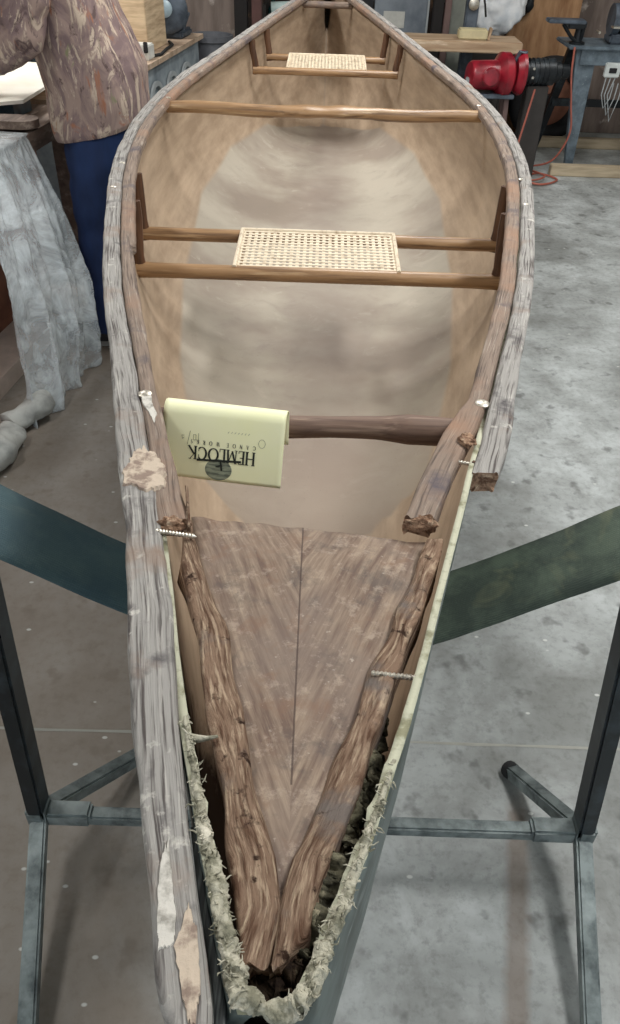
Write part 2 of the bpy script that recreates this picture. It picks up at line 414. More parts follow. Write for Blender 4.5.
def hull():
    V = []; F = []; core = []; mi = []
    rows = []
    for y in ys:
        jt = 0
        if y < .42: jt = .006 * noise.noise(Vector((y * 90, 1, 0))) * min(1, (.42 - y) / .15) - .002
        th = .0065 + (.004 * noise.noise(Vector((y * 70, 5, 0))) + .003) * max(0, min(1, (.4 - y) / .2))
        row = []
        for side in (-1, 1):
            jt2 = jt if side < 0 else jt + (.005 * noise.noise(Vector((y * 80, 9, 0))) if y < .35 else 0)
            if y > (.33 if side < 0 else .74): jt2 -= .008
            for layer in (0, 1):
                idx = []
                for k in range(NA + 1):
                    a = (k / NA) ** 1.0
                    x, z = hull_pt(y, a, th if layer else 0, jt2)
                    idx.append(len(V)); V.append((cx(y) + side * x, y, z))
                    cb = lerp(y, CORE) if .9 < y < 3.9 else 0
                    core.append(max(0, min(1, .5 + (cb - abs(x)) / .03)))
                row.append(idx)
        rows.append(row)
    for i in range(len(ys) - 1):
        A, B = rows[i], rows[i + 1]
        for q, rev in ((0, 0), (1, 1), (2, 1), (3, 0)):
            for k in range(NA):
                f = (A[q][k], A[q][k + 1], B[q][k + 1], B[q][k])
                F.append(f if not rev else f[::-1]); mi.append(0 if q % 2 == 0 else 1)
        for o, n_ in ((0, 1), (2, 3)):
            f = (A[o][0], B[o][0], B[n_][0], A[n_][0]); F.append(f if o == 0 else f[::-1]); mi.append(2)
    for ri, ni in ((0, 1), (-1, -2)):       # closed stems: outside and inside
        R = rows[ri]
        for k in range(NA):
            F.append((R[0][k], R[2][k], R[2][k + 1], R[0][k + 1])); mi.append(0)
        R = rows[ri]
        for k in range(NA):
            F.append((R[1][k], R[1][k + 1], R[3][k + 1], R[3][k])); mi.append(1)
    o = mesh_obj('hull', V, F, [M_hull_out, M_hull_in, M_rim], canoe, True, None, mi)
    at = o.data.attributes.new('core', 'FLOAT', 'POINT'); at.data.foreach_set('value', core)
    o['label'] = 'tan hull with grey-green outer skin'
    return o
hull()

def rail(name, mat, ya, yb, inner, outer, top=.003, h=.022, jit=.0012, ends=(0, 0), parent=canoe, step=.012, zt=None, crown=.0, rag=0.0, seed=0):
    """inner/outer: functions y -> x edge. A rounded weathered batten along the canoe"""
    n = max(6, int((yb - ya) / step)); P = []; uv = []
    prof = []
    K = 5
    for q in range(4):
        cxp, czp = ((1, 0), (1, -1), (0, -1), (0, 0))[q]
        for k in range(K): prof.append((q, k / (K - 1)))
    L = 0
    for i in range(n + 1):
        y = ya + (yb - ya) * i / n; xi, xo = inner(y), outer(y); w = abs(xo - xi); r = min(.006, w * .28)
        sgn = 1 if xo > xi else -1; zt_ = (zt(y) if zt else gz(y) + top)
        ring = []; per = 0
        for q, f in prof:
            a = PI / 2 * f
            if q == 0: px, pz = w - r + r * math.sin(a), -r + r * math.cos(a)
            elif q == 1: px, pz = w - r + r * math.cos(a), -h + r - r * math.sin(a)
            elif q == 2: px, pz = r - r * math.sin(a), -h + r - r * math.cos(a)
            else: px, pz = r - r * math.cos(a), -r + r * math.sin(a)
            ring.append((px, pz))
        for k, (px, pz) in enumerate(ring):
            v = Vector((xi + sgn * px, y, zt_ + pz + crown * math.sin(PI * px / w)))
            nn = noise.noise_vector(Vector((v.x * 60, v.y * 14, v.z * 60 + seed)))
            v += nn * jit
            if rag and (i == 0): v.y += rag * noise.noise(Vector((v.x * 260, v.z * 200, seed)))
            P.append(v)
            uv.append((px + pz, y))
    m = len(prof)
    F = [(i * m + k, i * m + (k + 1) % m, (i + 1) * m + (k + 1) % m, (i + 1) * m + k) for i in range(n) for k in range(m)]
    b = MB(); b.add(P, F, uv)
    # end caps as small fans so that broken ends can be uneven
    for i0, sg in ((0, -1), (n, 1)):
        c = sum((P[i0 * m + k] for k in range(m)), Vector()) / m
        c.y += sg * -.002
        b2 = len(b.v); b.v.append(c); b.uv.append((0, 0))
        if i0 == 0 and rag: b.cur = 1
        for k in range(m): b.f.append((b2, i0 * m + (k + 1) % m, i0 * m + k)); b.mi.append(b.cur)
        b.cur = 0
    return b.build(name, mat if isinstance(mat, list) else [mat, M_crumb], parent)

OWL_in = [(.125, -.038), (.15, -.041), (.178, -.048), (.204, -.056), (.268, -.072), (.33, -.087), (.427, -.106), (.5, -.124)]
OWL_out = [(.125, -.055), (.14, -.063), (.152, -.069), (.178, -.077), (.204, -.084), (.268, -.101), (.33, -.120), (.427, -.143), (.55, -.170), (.695, -.213)]
def owl_i(y): return lerp(y, OWL_in) if y < .5 else -hw(y) + cx(y) + .0022
def owl_o(y): return lerp(y, OWL_out) if y < .66 else -hw(y) - lerp(y, [(.66, .033), (.9, .027), (5, .022)])
o = rail('outer_rail', M_outwale, .125, 5.03, owl_i, owl_o, top=.004, h=.026, jit=.0018, rag=.006, seed=2)
o['label'] = 'left outer rail, grey weathered and running the whole length'
o = rail('outer_rail', M_outwale, .645, 5.03, lambda y: hw(y) - .0012, lambda y: hw(y) + lerp(y, [(.64, .026), (.72, .031), (.9, .026), (5, .022)]), top=.004, h=.026, jit=.0015, rag=.006, seed=8)
o['label'] = 'right outer rail, snapped off at its near end'
IWL_o = [(.545, -.139), (.59, -.151), (.7, -.1775), (.8, -.2055)]
IWL_i = [(.545, -.107), (.59, -.122), (.7, -.156), (.8, -.186), (1.065, -.256), (1.34, -.327)]
o = rail('inner_rail', M_inwale, .55, 5.03, lambda y: lerp(y, IWL_o) if y < .8 else -hw(y) + .0032, lambda y: lerp(y, IWL_i) if y < 1.3 else -hw(y) + .029, top=.003, h=.022, jit=.0015, rag=.007, seed=4)
o['label'] = 'left inner rail with a crumbling brown end'
IWR_i = [(.565, .118), (.66, .150), (.74, .184), (.81, .2085)]
IWR_o = [(.565, .087), (.66, .118), (.74, .149), (.81, .184), (.91, .211), (1.09, .261)]
o = rail('inner_rail', M_inwale, .568, 5.03, lambda y: lerp(y, IWR_i) if y < .81 else hw(y) - .0032, lambda y: lerp(y, IWR_o) if y < 1.09 else hw(y) - .029, top=.003, h=.022, jit=.0015, rag=.007, seed=6)
o['label'] = 'right inner rail, broken off and sprung away from the hull'

# torn pale scar across both left rails, white filler marks
def scab(name, c, r, mat, label, seed, amp=.5):
    b = MB().blob(c, r, amp, 1.6, 5, seed); o = b.build(name, mat, canoe, soft=True); o['label'] = label; return o
def patch(name, pts, mat, label, zoff=.0045, seed=0, thick=.0015):
    """irregular flake lying on the rail top; pts = outline (x, y)"""
    n = 60; c = Vector((sum(p[0] for p in pts) / len(pts), sum(p[1] for p in pts) / len(pts), 0)); V = []; rings = [1, .93, .7, .4]
    m = len(pts)
    for ri, rr in enumerate(rings):
        for k in range(n):
            t = k / n * m; i = int(t); f = t - i; a = Vector((*pts[i % m], 0)); b_ = Vector((*pts[(i + 1) % m], 0)); p = a.lerp(b_, f)
            p = c + (p - c) * rr * (1 + .12 * noise.noise(Vector((p.x * 170, p.y * 110, seed))) + .15 * noise.noise(Vector((p.x * 600, p.y * 600, seed))))
            V.append((p.x, p.y, gz(p.y) + zoff + (thick * (.9 + .8 * noise.noise(Vector((p.x * 150, p.y * 150, seed)))) if ri else -.002)))
    V.append((c.x, c.y, gz(c.y) + zoff + thick))
    F = [(r * n + k, r * n + (k + 1) % n, (r + 1) * n + (k + 1) % n, (r + 1) * n + k) for r in range(3) for k in range(n)]
    F += [(3 * n + k, 3 * n + (k + 1) % n, 4 * n) for k in range(n)]
    b = MB(); b.add(V, F); o = b.build(name, mat, canoe); o['label'] = label; return o
patch('torn_patch', [(-.183, .600), (-.187, .632), (-.184, .655), (-.176, .672), (-.160, .658), (-.146, .632), (-.140, .600), (-.156, .590)], M_patch, 'pale torn scar across the left rails', seed=3)
patch('filler_patch', [(-.072, .172), (-.076, .19), (-.080, .225), (-.077, .235), (-.071, .212), (-.065, .19), (-.064, .175)][::-1], M_glue, 'white filler smear on the near end of the left outer rail', zoff=.0045, seed=7, thick=.0008)
patch('filler_patch', [(-.048, .132), (-.056, .15), (-.064, .175), (-.060, .20), (-.053, .185), (-.047, .155)][::-1], M_patch, 'pale crumbling patch at the tip of the left outer rail', zoff=.0045, seed=9, thick=.001)
patch('filler_patch', [(-.172, .715), (-.180, .735), (-.196, .765), (-.200, .785), (-.190, .79), (-.184, .765), (-.174, .74)], M_glue, 'silvery filler smear beside the bolt on the left inner rail', zoff=.0035, seed=5, thick=.0006)
# crumbled broken rail ends
for c, r, sd, lb in (((-.128, .548, 1.084), (.013, .008, .009), 11, 'crumbling brown break at the end of the left inner rail'),
                     ((.103, .566, 1.082), (.015, .006, .008), 12, 'crumbling break at the end of the right inner rail'),
                     ((.166, .705, 1.086), (.010, .012, .005), 13, 'rotted hollow on the right inner rail')):
    scab('rotted_break', c, r, M_crumb, lb, sd, .35)

# deck -------------------------------------------------------------
DL = [(.20, -.018), (.232, -.020), (.285, -.036), (.43, -.072), (.5, -.096), (.592, -.117)]
DR = [(.20, -.006), (.232, .002), (.287, .025), (.436, .075), (.492, .096), (.56, .122)]
def deck():
    V = []; F = []; nu, nv = 40, 60
    for side in (0, 1):
        for i in range(nv + 1):
            f = i / nv
            for k in range(nu + 1):
                u = k / nu
                ye = .590 - .075 * u + .045 * u * u * 1.0 + .004 * noise.noise(Vector((u * 12, 0, 0)))
                y = .2 + (ye - .2) * f
                xl, xr = lerp(y, DL), lerp(y, DR); x = xl + (xr - xl) * u
                z = gz(y) - .013 + .010 * math.sin(PI * u) * f - .012 * max(0, f - .85) / .15 - .006 * side
                V.append((x, y, z + .0006 * noise.noise(Vector((x * 60, y * 60, 0)))))
    m = nu + 1; T = (nv + 1) * m
    for i in range(nv):
        for k in range(nu):
            a = i * m + k
            F.append((a, a + 1, a + m + 1, a + m)); F.append((T + a, T + a + m, T + a + m + 1, T + a + 1))
    for i in range(nv):
        for k in (0, nu):
            a = i * m + k; F.append((a, a + m, T + a + m, T + a) if k == 0 else (a, T + a, T + a + m, a + m))
    for k in range(nu):
        for a in (k, nv * m + k): F.append((a, T + a, T + a + 1, a + 1) if a < m else (a, a + 1, T + a + 1, T + a))
    o = mesh_obj('deck', V, F, M_deck, canoe); o['label'] = 'triangular mauve-brown veneered end deck with a centre joint'
deck()
# rotted deck side battens (the V)
RLo = [(.168, -.029), (.232, -.041), (.285, -.053), (.357, -.072), (.43, -.090), (.5, -.113), (.59, -.124)]
RLi = [(.168, -.014), (.2, -.008), (.232, -.013), (.285, -.030), (.357, -.049), (.43, -.067), (.5, -.092), (.54, -.106), (.59, -.1165)]
RRo = [(.168, -.006), (.187, .009), (.233, .021), (.288, .040), (.378, .069), (.435, .090), (.491, .108), (.545, .122)]
RRi = [(.168, -.014), (.187, -.010), (.2, -.009), (.232, -.005), (.287, .018), (.377, .048), (.436, .071), (.49, .090), (.545, .107)]
o = rail('deck_batten', M_rot, .168, .56, lambda y: lerp(y, RLi), lambda y: lerp(y, RLo), h=.032, jit=.0045, step=.004, zt=lambda y: gz(y) - .003, rag=.01, seed=21)
o['label'] = 'left rotted brown batten along the deck edge'
o = rail('deck_batten', M_rot, .168, .545, lambda y: lerp(y, RRi), lambda y: lerp(y, RRo), h=.032, jit=.0045, step=.004, zt=lambda y: gz(y) - .004, rag=.01, seed=25)
o['label'] = 'right rotted brown batten along the deck edge'

# frayed fibre rim around the near tip
def fray(name, path, rr, seed, mat, label, jit=.35):
    """lumpy ragged strip"""
    pts = []; rad = []; n = 260
    P = [Vector(p) for p in path]; d = [0]
    for a, b in zip(P, P[1:]): d.append(d[-1] + (b - a).length)
    for i in range(n + 1):
        t = d[-1] * i / n
        p = Vector([np.interp(t, d, [q[k] for q in P]) for k in range(3)])
        pts.append(p); rad.append(np.interp(t, d, rr))
    b = MB(); b.tube(pts, rad, 20)
    for k, v in enumerate(b.v):
        i = min(n, k // 20); q = v.copy()
        v += noise.noise_vector(q * 90 + Vector((seed, 0, 0))) * rad[i] * jit * 1.5 + noise.noise_vector(q * 260) * rad[i] * jit * .7 + noise.noise_vector(q * 700) * rad[i] * jit * .35
    o = b.build(name, mat, canoe, soft=True); o['label'] = label; return o
fl_path = [(cx(y) - hw(y) + .005, y, gz(y) - .001) for y in (.33, .28, .24, .2, .17, .152)]
fray('frayed_edge', fl_path, [.0015, .0028, .0036, .0045, .0058, .0065], 1, M_fray, 'ragged whitish fibre edge on the left of the broken tip', .5)
fr_path = [(cx(y) + hw(y) - .003, y, gz(y) - .001) for y in (.30, .26, .22, .19, .165, .15)]
fray('frayed_edge', fr_path, [.0015, .0022, .003, .004, .0055, .0065], 3, M_fray, 'ragged whitish fibre edge on the right of the broken tip', .5)
fray('frayed_edge', [(-.028, .153, 1.103), (-.012, .147, 1.102), (.003, .151, 1.103)], [.006, .0045, .006], 5, M_fray, 'whitish fibre lip across the broken tip', .5)
def tufts(path, n, lab, seed, ln=(.003, .007)):
    rnd = random.Random(seed); b = MB(); P = [Vector(q) for q in path]
    for k in range(n):
        u = rnd.random() ** .8 * (len(P) - 1); i = min(int(u), len(P) - 2); c = P[i].lerp(P[i + 1], u - i) + Vector((rnd.uniform(-.004, .004), rnd.uniform(-.003, .003), rnd.uniform(-.001, .004)))
        d = Vector((rnd.uniform(-1, 1), rnd.uniform(-1, 1), rnd.uniform(-.2, .9))).normalized(); L = rnd.uniform(*ln); m_ = Vector((rnd.uniform(-1, 1), rnd.uniform(-1, 1), 0)) * L * .3
        b.tube([c, c + d * L * .5 + m_, c + d * L], [rnd.uniform(.0004, .0009), .0005, .0002], 5)
    o = b.build('loose_fibres', M_fray, canoe, soft=True); o['label'] = lab; o['kind'] = 'stuff'
tufts(fl_path, 230, 'short whitish fibres bristling from the left of the broken tip', 3)
tufts(fr_path, 200, 'short whitish fibres bristling from the right of the broken tip', 4)
fray('foam_filling', [(.062, .372, 1.05), (.045, .31, 1.064), (.028, .25, 1.072), (.011, .2, 1.080), (.000, .178, 1.084)], [.004, .009, .010, .0095, .007], 7, M_foam, 'crumbled green-grey foam in the right gap', .7)
fray('rot_debris', [(-.036, .182, 1.072), (-.018, .170, 1.078), (.004, .172, 1.078)], [.008, .012, .011], 9, M_debris, 'dark crumbled rot in the broken tip', .7)
b = MB(); b.tube([(-.079, .314, 1.094), (-.071, .3145, 1.094), (-.064, .314, 1.095), (-.058, .3145, 1.096)], [.004, .003, .002, .0008], 8)
for v in b.v: v += noise.noise_vector(v * 300) * .0016
b.build('fibre_tuft', M_fray, canoe)['label'] = 'small stiff tuft sticking out of the left edge'
# vertical splinter standing up at the deck's left corner and a dark rib strip
MB().beam((-.1195, .596, 1.092), (-.1095, .54, 1.087), .003, .010, .001).build('splinter', M_rot, canoe)['label'] = 'thin splinter by the left screw'
M_black = M('dark_ribbed_strip', [(s(70, 76, 76), 'Object', (200, 3, 1), 2, .5, .6)], s(34, 38, 40), .5)  # dark ribbed colour for the strip beside the left outer rail
rail('hull_seam_strip', M_black, .125, .25, lambda y: lerp(y, OWL_in) + .0075 - .004 * (y - .13) / .14, lambda y: lerp(y, OWL_in) + .0005, h=.02, jit=.0004, zt=lambda y: gz(y) - .006, seed=33)['label'] = 'dark strip between the left outer rail and the hull'

# screws ------------------------------------------------------------
def screw(name, a, b, r, mat, label, head=0):
    a, b = Vector(a), Vector(b); L = (b - a).length; n = max(6, int(L / .0030)); prof = []
    if head: prof += [(-.006, r * .3), (-.005, r * head), (-.001, r * head), (0, r)]
    for i in range(n):
        prof += [(L * i / n, r * .72), (L * (i + .5) / n, r * 1.1)]
    prof += [(L, r * .7), (L + .002, r * .2)]
    o = MB().lathe(a, b - a, prof, 14).build(name, mat, canoe); o['label'] = label
screw('screw', (-.139, .534, 1.0895), (-.103, .528, 1.0895), .0024, M_steel, 'bare steel screw across the left gap')
screw('screw', (.050, .378, 1.091), (.0835, .375, 1.091), .0024, M_steel, 'bare steel screw across the right gap')
screw('screw', (.149, .672, 1.081), (.171, .667, 1.081), .0022, M_steel, 'bare steel screw beside the broken right rail')
screw('screw', (.172, .667, 1.081), (.190, .655, 1.078), .003, M_rust, 'rusty bolt end sticking out past the right edge', 1)
MB().lathe((.186, .658, 1.079), (.8, -.5, -.1), [(0, .004), (.001, .0065), (.006, .007), (.008, .004)], 10).build('bolt_nut', M_rust, canoe)

# thwarts, seats ------------------------------------------------------
def wave_tube(name, pts, rad, mat, label=None, flat=None, n=16):
    b = MB(); b.tube(pts, rad, n)
    if flat:
        c = Vector(pts[0]).z
        for v in b.v: v.z = c + (v.z - c) * flat(v.x)
    o = b.build(name, mat, canoe)
    if label: o['label'] = label
    return o
N = 60
xs = np.linspace(-.192, .185, N)
wave_tube('thwart', [(x, .792 + .003 * math.sin(x * 22), 1.040) for x in xs], [lerp(x, [(-.2, .017), (-.05, .0145), (.02, .013), (.08, .0145), (.115, .0185), (.185, .017)]) for x in xs], M_thwart, 'near crossbar, worn dark brown')
xs = np.linspace(-.455, .455, 80)
wave_tube('thwart', [(x, 2.478, 1.03 + .003 * math.sin(x * 16 + 1)) for x in xs], [lerp(abs(x), [(0, .032), (.05, .034), (.1, .026), (.14, .019), (.3, .017), (.455, .016)]) for x in xs], M_varnish, 'middle crossbar, honey coloured with a shaped centre', flat=lambda x: lerp(abs(x), [(0, .45), (.1, .6), (.16, .95), (.3, 1)]))
wave_tube('carrying_bar', [(x, 4.6, 1.07) for x in np.linspace(-.122, .122, 12)], .015, M_inwale, 'far grey-brown handle bar')
def seat(yf, zf, yr, zr, xf, xr, cl, cr, label, rp=.0155):
    """the seat frame is the part; the cane panel its sub-part"""
    b = MB()
    b.tube([(x, yf, zf) for x in np.linspace(-xf, xf, 20)], [rp * lerp(abs(x) / xf, [(0, 1), (.85, 1), (1, 1.12)]) for x in np.linspace(-xf, xf, 20)], 14)
    b.tube([(x, yr, zr) for x in np.linspace(-xr, xr, 20)], rp * .95, 14)
    for x in (cl, cr): b.beam((x, yf, zf), (x, yr, zr), .026, .018, .004)
    fr = b.build('seat', M_varnish, canoe); fr['label'] = label
    ROOTS[fr.name] = Matrix.Translation((0, 2.6, .655)) @ Matrix.Identity(4)
    c = MB(); nx = int((cr - cl) / .0135); ny = int((yr - yf - .01) / .0145); zt = lambda y: zf + (zr - zf) * (y - yf) / (yr - yf) + rp * .85
    for i in range(nx + 1):
        x = cl + (cr - cl) * i / nx; ya, yb_ = yf - .002, yr + .004
        c.box((x, (ya + yb_) / 2, (zt(ya) + zt(yb_)) / 2), (.0075, yb_ - ya, .0012), Matrix.Rotation(math.atan2(zr - zf, yr - yf), 3, 'X'))
    for i in range(ny + 1):
        y = yf + .006 + (yr - yf - .010) * i / ny
        c.box(((cl + cr) / 2, y, zt(y) + .0008), (cr - cl + .012, .0075, .0012))
    e = MB
    for x in (cl - .006, cr + .006): c.tube([(x, yf - .004, zt(yf) + .001), (x, yr + .006, zt(yr) + .001)], .005, 8)
    c.tube([(cl - .006, yr + .006, zt(yr) + .001), (cr + .006, yr + .006, zt(yr) + .001)], .005, 8)
    co = c.build('cane_panel', M_cane); co.parent = fr; co.matrix_parent_inverse = Matrix.Identity(4)
    co.matrix_parent_inverse = Matrix.Translation((0, 0, 0))
    return fr
sf = seat(1.605, .897, 1.80, .905, .385, .414, -.172, .164, 'near cane seat on two honey coloured poles')
sg = seat(3.60, .942, 3.85, .952, .294, .256, -.150, .158, 'far cane seat on two honey coloured poles', .014)
for (y, z, x) in ((1.605, .897, .380), (1.80, .905, .408), (3.6, .942, .286), (3.85, .952, .246)):
    for sd in (-1, 1):
        xt = hw(y) - .024
        pts = [(sd * xt, y, gz(y) - .018), (sd * (xt - .002), y, gz(y) - .05), (sd * x, y, z + .03), (sd * (x - .004), y, z - .014)]
        MB().tube(pts, [.014, .013, .013, .015], 10, flat=.62).build('seat_hanger', M_hanger, canoe)
# silver bolt heads on the rails
for (x, y, r) in ((.196, .79, .0085), (-.196, .785, .008), (-.418, 1.62, .006), (-.438, 1.80, .006), (.408, 1.60, .006), (.432, 1.78, .006), (-.448, 2.48, .007), (.450, 2.52, .007), (-.31, 3.6, .006), (-.262, 3.85, .006), (.312, 3.6, .006), (.268, 3.85, .006)):
    MB().lathe((x, y, gz(y) + .001), (0, 0, 1), [(0, r), (.003, r), (.0042, r * .7), (.0046, .001)], 14).build('bolt_head', M_steel, canoe)

# ================================================================== YELLOW NOTE
note = thing('paper_note', (-.10, .77, 1.075), 'pale yellow printed paper note folded over the near crossbar of the canoe', 'note')
TL, TR = Vector((-.172, .776, 1.080)), Vector((-.030, .756, 1.080)); BR, BL = Vector((-.038, .721, 1.000)), Vector((-.161, .744, 1.000))
_d = (BR - TR).normalized(); TL = TL + _d * .011; TR = TR + _d * .011
BL = BR + (TL - TR) * .985 + Vector((0, 0, .001))
ex = (TL - TR).normalized(); dn_ = ((BR - TR) - ex * (BR - TR).dot(ex)); FH = dn_.length; dn_.normalize(); nrm = ex.cross(dn_).normalized()
FW = (TL - TR).length
def flap(u, v, off=0.0):
    """u 0..1 along the fold seen from the reader's left, v 0..1 down the flap"""
    sag = .0016 * math.sin(u * PI * 1.3) * v
    p = TR + ex * (u * FW) + dn_ * (v * FH) + (BR - TR).dot(ex) * v * ex * 0 + nrm * (off + sag)
    return p
V = []; F = []; nu, nv = 24, 30
back = []
for k in range(nv + 1):
    q = k / nv
    for i in range(nu + 1):
        u = i / nu
        if q < .62:
            v = 1 - q / .62; V.append(flap(u, v))
        elif q < .78:
            a = (q - .62) / .16 * PI * .8; r = .012
            V.append(TR + ex * (u * FW) - nrm * (r * (1 - math.cos(a))) - dn_ * (r * math.sin(a)))
        else:
            a = PI * .8; r = .012; base = TR + ex * (u * FW) - nrm * (r * (1 - math.cos(a))) - dn_ * (r * math.sin(a))
            V.append(base + (dn_ * .95 - nrm * .3) * ((q - .78) / .22 * .04) + nrm * .0)
m = nu + 1
for k in range(nv):
    for i in range(nu): F.append((k * m + i, k * m + i + 1, (k + 1) * m + i + 1, (k + 1) * m + i))
pp = MB(); pp.add(V, F); po = pp.build('sheet', M_paper, note)
sm_ = po.modifiers.new('thick', 'SOLIDIFY'); sm_.thickness = .0004; sm_.offset = 1
# lettering: stroke letters with serifs; (u from reader left, v down) -> reading up is image down
LET = {
 'H': (.82, [(0.12, 0, .12, 1, .15), (.70, 0, .70, 1, .15), (.12, .52, .70, .52, .07), (0, 0, .26, 0, .06), (0, 1, .26, 1, .06), (.56, 0, .82, 0, .06), (.56, 1, .82, 1, .06)]),
 'E': (.56, [(.12, 0, .12, 1, .15), (0, 0, .52, 0, .06), (0, 1, .50, 1, .06), (.12, .52, .42, .52, .06), (.52, -.02, .52, .2, .05), (.50, 1.02, .50, .82, .05)]),
 'M': (.98, [(.14, 0, .18, 1, .07), (.18, 1, .48, .08, .14), (.48, .08, .80, 1, .06), (.80, 1, .86, 0, .15), (.02, 0, .26, 0, .05), (.74, 0, .98, 0, .05), (.06, 1, .2, 1, .05), (.78, 1, .94, 1, .05)]),
 'L': (.56, [(.12, 0, .12, 1, .15), (0, 0, .52, 0, .06), (0, 1, .26, 1, .06), (.52, -.02, .52, .24, .05)]),
 'K': (.80, [(.12, 0, .12, 1, .15), (0, 0, .26, 0, .06), (0, 1, .26, 1, .06), (.14, .48, .58, 1, .06), (.26, .58, .72, 0, .14), (.48, 1, .70, 1, .05), (.6, 0, .84, 0, .05)]),
 'T': (.6, [(.3, 0, .3, 1, .15), (0, 1, .6, 1, .06)]), 'A': (.7, [(.05, 0, .35, 1, .07), (.35, 1, .62, 0, .14), (.15, .35, .52, .35, .06)]),
 'N': (.8, [(.12, 0, .12, 1, .08), (.12, 1, .68, 0, .14), (.68, 0, .68, 1, .08)]), 'R': (.66, [(.12, 0, .12, 1, .15), (.12, 1, .45, .95, .07), (.45, .95, .5, .6, .1), (.5, .6, .12, .5, .07), (.3, .5, .62, 0, .12)]),
 'W': (1.0, [(.05, 1, .28, 0, .13), (.28, 0, .5, 1, .06), (.5, 1, .72, 0, .13), (.72, 0, .95, 1, .06)]),
 'S': (.5, [(.45, .85, .25, 1, .08), (.25, 1, .05, .8, .1), (.05, .8, .42, .3, .14), (.42, .3, .25, 0, .1), (.25, 0, .05, .15, .08)]),
}
def arc(cx_, cy, rx, ry, a0, a1, n=14):
    out = []
    for i in range(n):
        t0 = a0 + (a1 - a0) * i / n; t1 = a0 + (a1 - a0) * (i + 1) / n
        w = .05 + .11 * abs(math.cos((t0 + t1) / 2))
        out.append((cx_ + rx * math.cos(t0), cy + ry * math.sin(t0), cx_ + rx * math.cos(t1), cy + ry * math.sin(t1), w))
    return out
LET['O'] = (.96, arc(.46, .5, .40, .48, 0, 2 * PI, 24))
LET['C'] = (.84, arc(.46, .5, .38, .48, .8, 2 * PI - .8, 18) + [(.73, .84, .73, .62, .05), (.73, .16, .73, .34, .05)])
LIFT = .0009
def stroke(b, x0, y0, x1, y1, w, put):
    d = Vector((x1 - x0, y1 - y0, 0)); L = d.length
    if L < 1e-6: return
    d /= L; n_ = Vector((-d.y, d.x, 0)) * w / 2; e = d * w * .18
    q = [Vector((x0, y0, 0)) - e + n_, Vector((x0, y0, 0)) - e - n_, Vector((x1, y1, 0)) + e - n_, Vector((x1, y1, 0)) + e + n_]
    b.add([put(p.x, p.y) for p in q], [(0, 1, 2, 3)])
def text(b, word, x, y, h, gap, sx=1.0, tilt=0.0):
    """x, y in metres on the flap; x grows to the reader's right, y grows upward for the reader"""
    for ch in word:
        if ch == ' ': x += h * .8; continue
        w, ss = LET[ch]
        for (x0, y0, x1, y1, t) in ss:
            stroke(b, x0 * h * sx, y0 * h, x1 * h * sx, y1 * h, t * h, lambda px, py, X=x: flap((X + px) / FW, ((y + tilt * (X + px)) + py) / FH, LIFT))
        x += (w * sx + gap) * h
    return x
ink = MB(); ee = text(ink, 'HEMLOCK', FW * .225, FH * .50, .0150, .06, .90, -.0)
ink.build('word', M_ink, note, False)['label'] = 'printed word in black capitals'
sub = MB(); text(sub, 'CANOE WORKS', FW * .225, FH * .40, .0048, 1.0, .8); sub.build('small_word', M_ink, note, False)['label'] = 'small line of spaced capitals'
def disc(cu, cv, rx, ry, off):
    b = MB(); n = 40; vs = [flap(cu, cv, off)] + [flap(cu + rx / FW * math.cos(2 * PI * k / n), cv + ry / FH * math.sin(2 * PI * k / n), off) for k in range(n)]
    b.add(vs, [(0, 1 + k, 1 + (k + 1) % n) for k in range(n)]); return b
CU, CV = .52, .80
disc(CU, CV + .02, .0160, .0125, .0006).build('logo_disc', M_logo, note, False)['label'] = 'grey round printed emblem'
b = MB()
put = lambda px, py: flap(CU + px / FW, CV + py / FH, LIFT + .0002)
stroke(b, -.026, -.0105, .026, -.0075, .0026, put)
stroke(b, -.002, -.009, -.004, .002, .0022, put); stroke(b, -.004, -.004, .003, -.002, .0016, put)
b.build('logo_bar', M_ink, note, False)['label'] = 'black bar and tree mark of the emblem'
b = MB()
put = lambda px, py: flap(.70 + px / FW, .30 + py / FH, LIFT)
for s_ in [(0, 0, 0, .010, .0007), (.003, .002, .006, .002, .0007), (.006, .002, .006, .008, .0007), (.006, .008, .003, .008, .0007), (.003, .008, .003, .002, .0007), (.010, -.002, .013, .014, .0008), (.017, .004, .020, .004, .0007), (.020, .004, .019, .008, .0007), (.019, .008, .017, .006, .0007)]:
    stroke(b, *s_, put)
bc = MB()
for k in range(10):
    a0, a1 = k * .63, k * .63 + .63; stroke(bc, -.075 + .004 * math.cos(a0), .004 + .005 * math.sin(a0), -.075 + .004 * math.cos(a1), .004 + .005 * math.sin(a1), .0006, put)
bd = MB()
for k in range(7): stroke(bd, -.06 + k * .004, -.006, -.0585 + k * .004, -.004, .0006, put)
b.build('pencil_note', M_pencil, note, False)['label'] = 'faint pencilled figures'
bd.build('dotted_line', M_pencil, note, False)['label'] = 'faint dotted pencil line'
bc.build('pencil_circle', M_pencil, note, False)['label'] = 'faint pencilled circle'

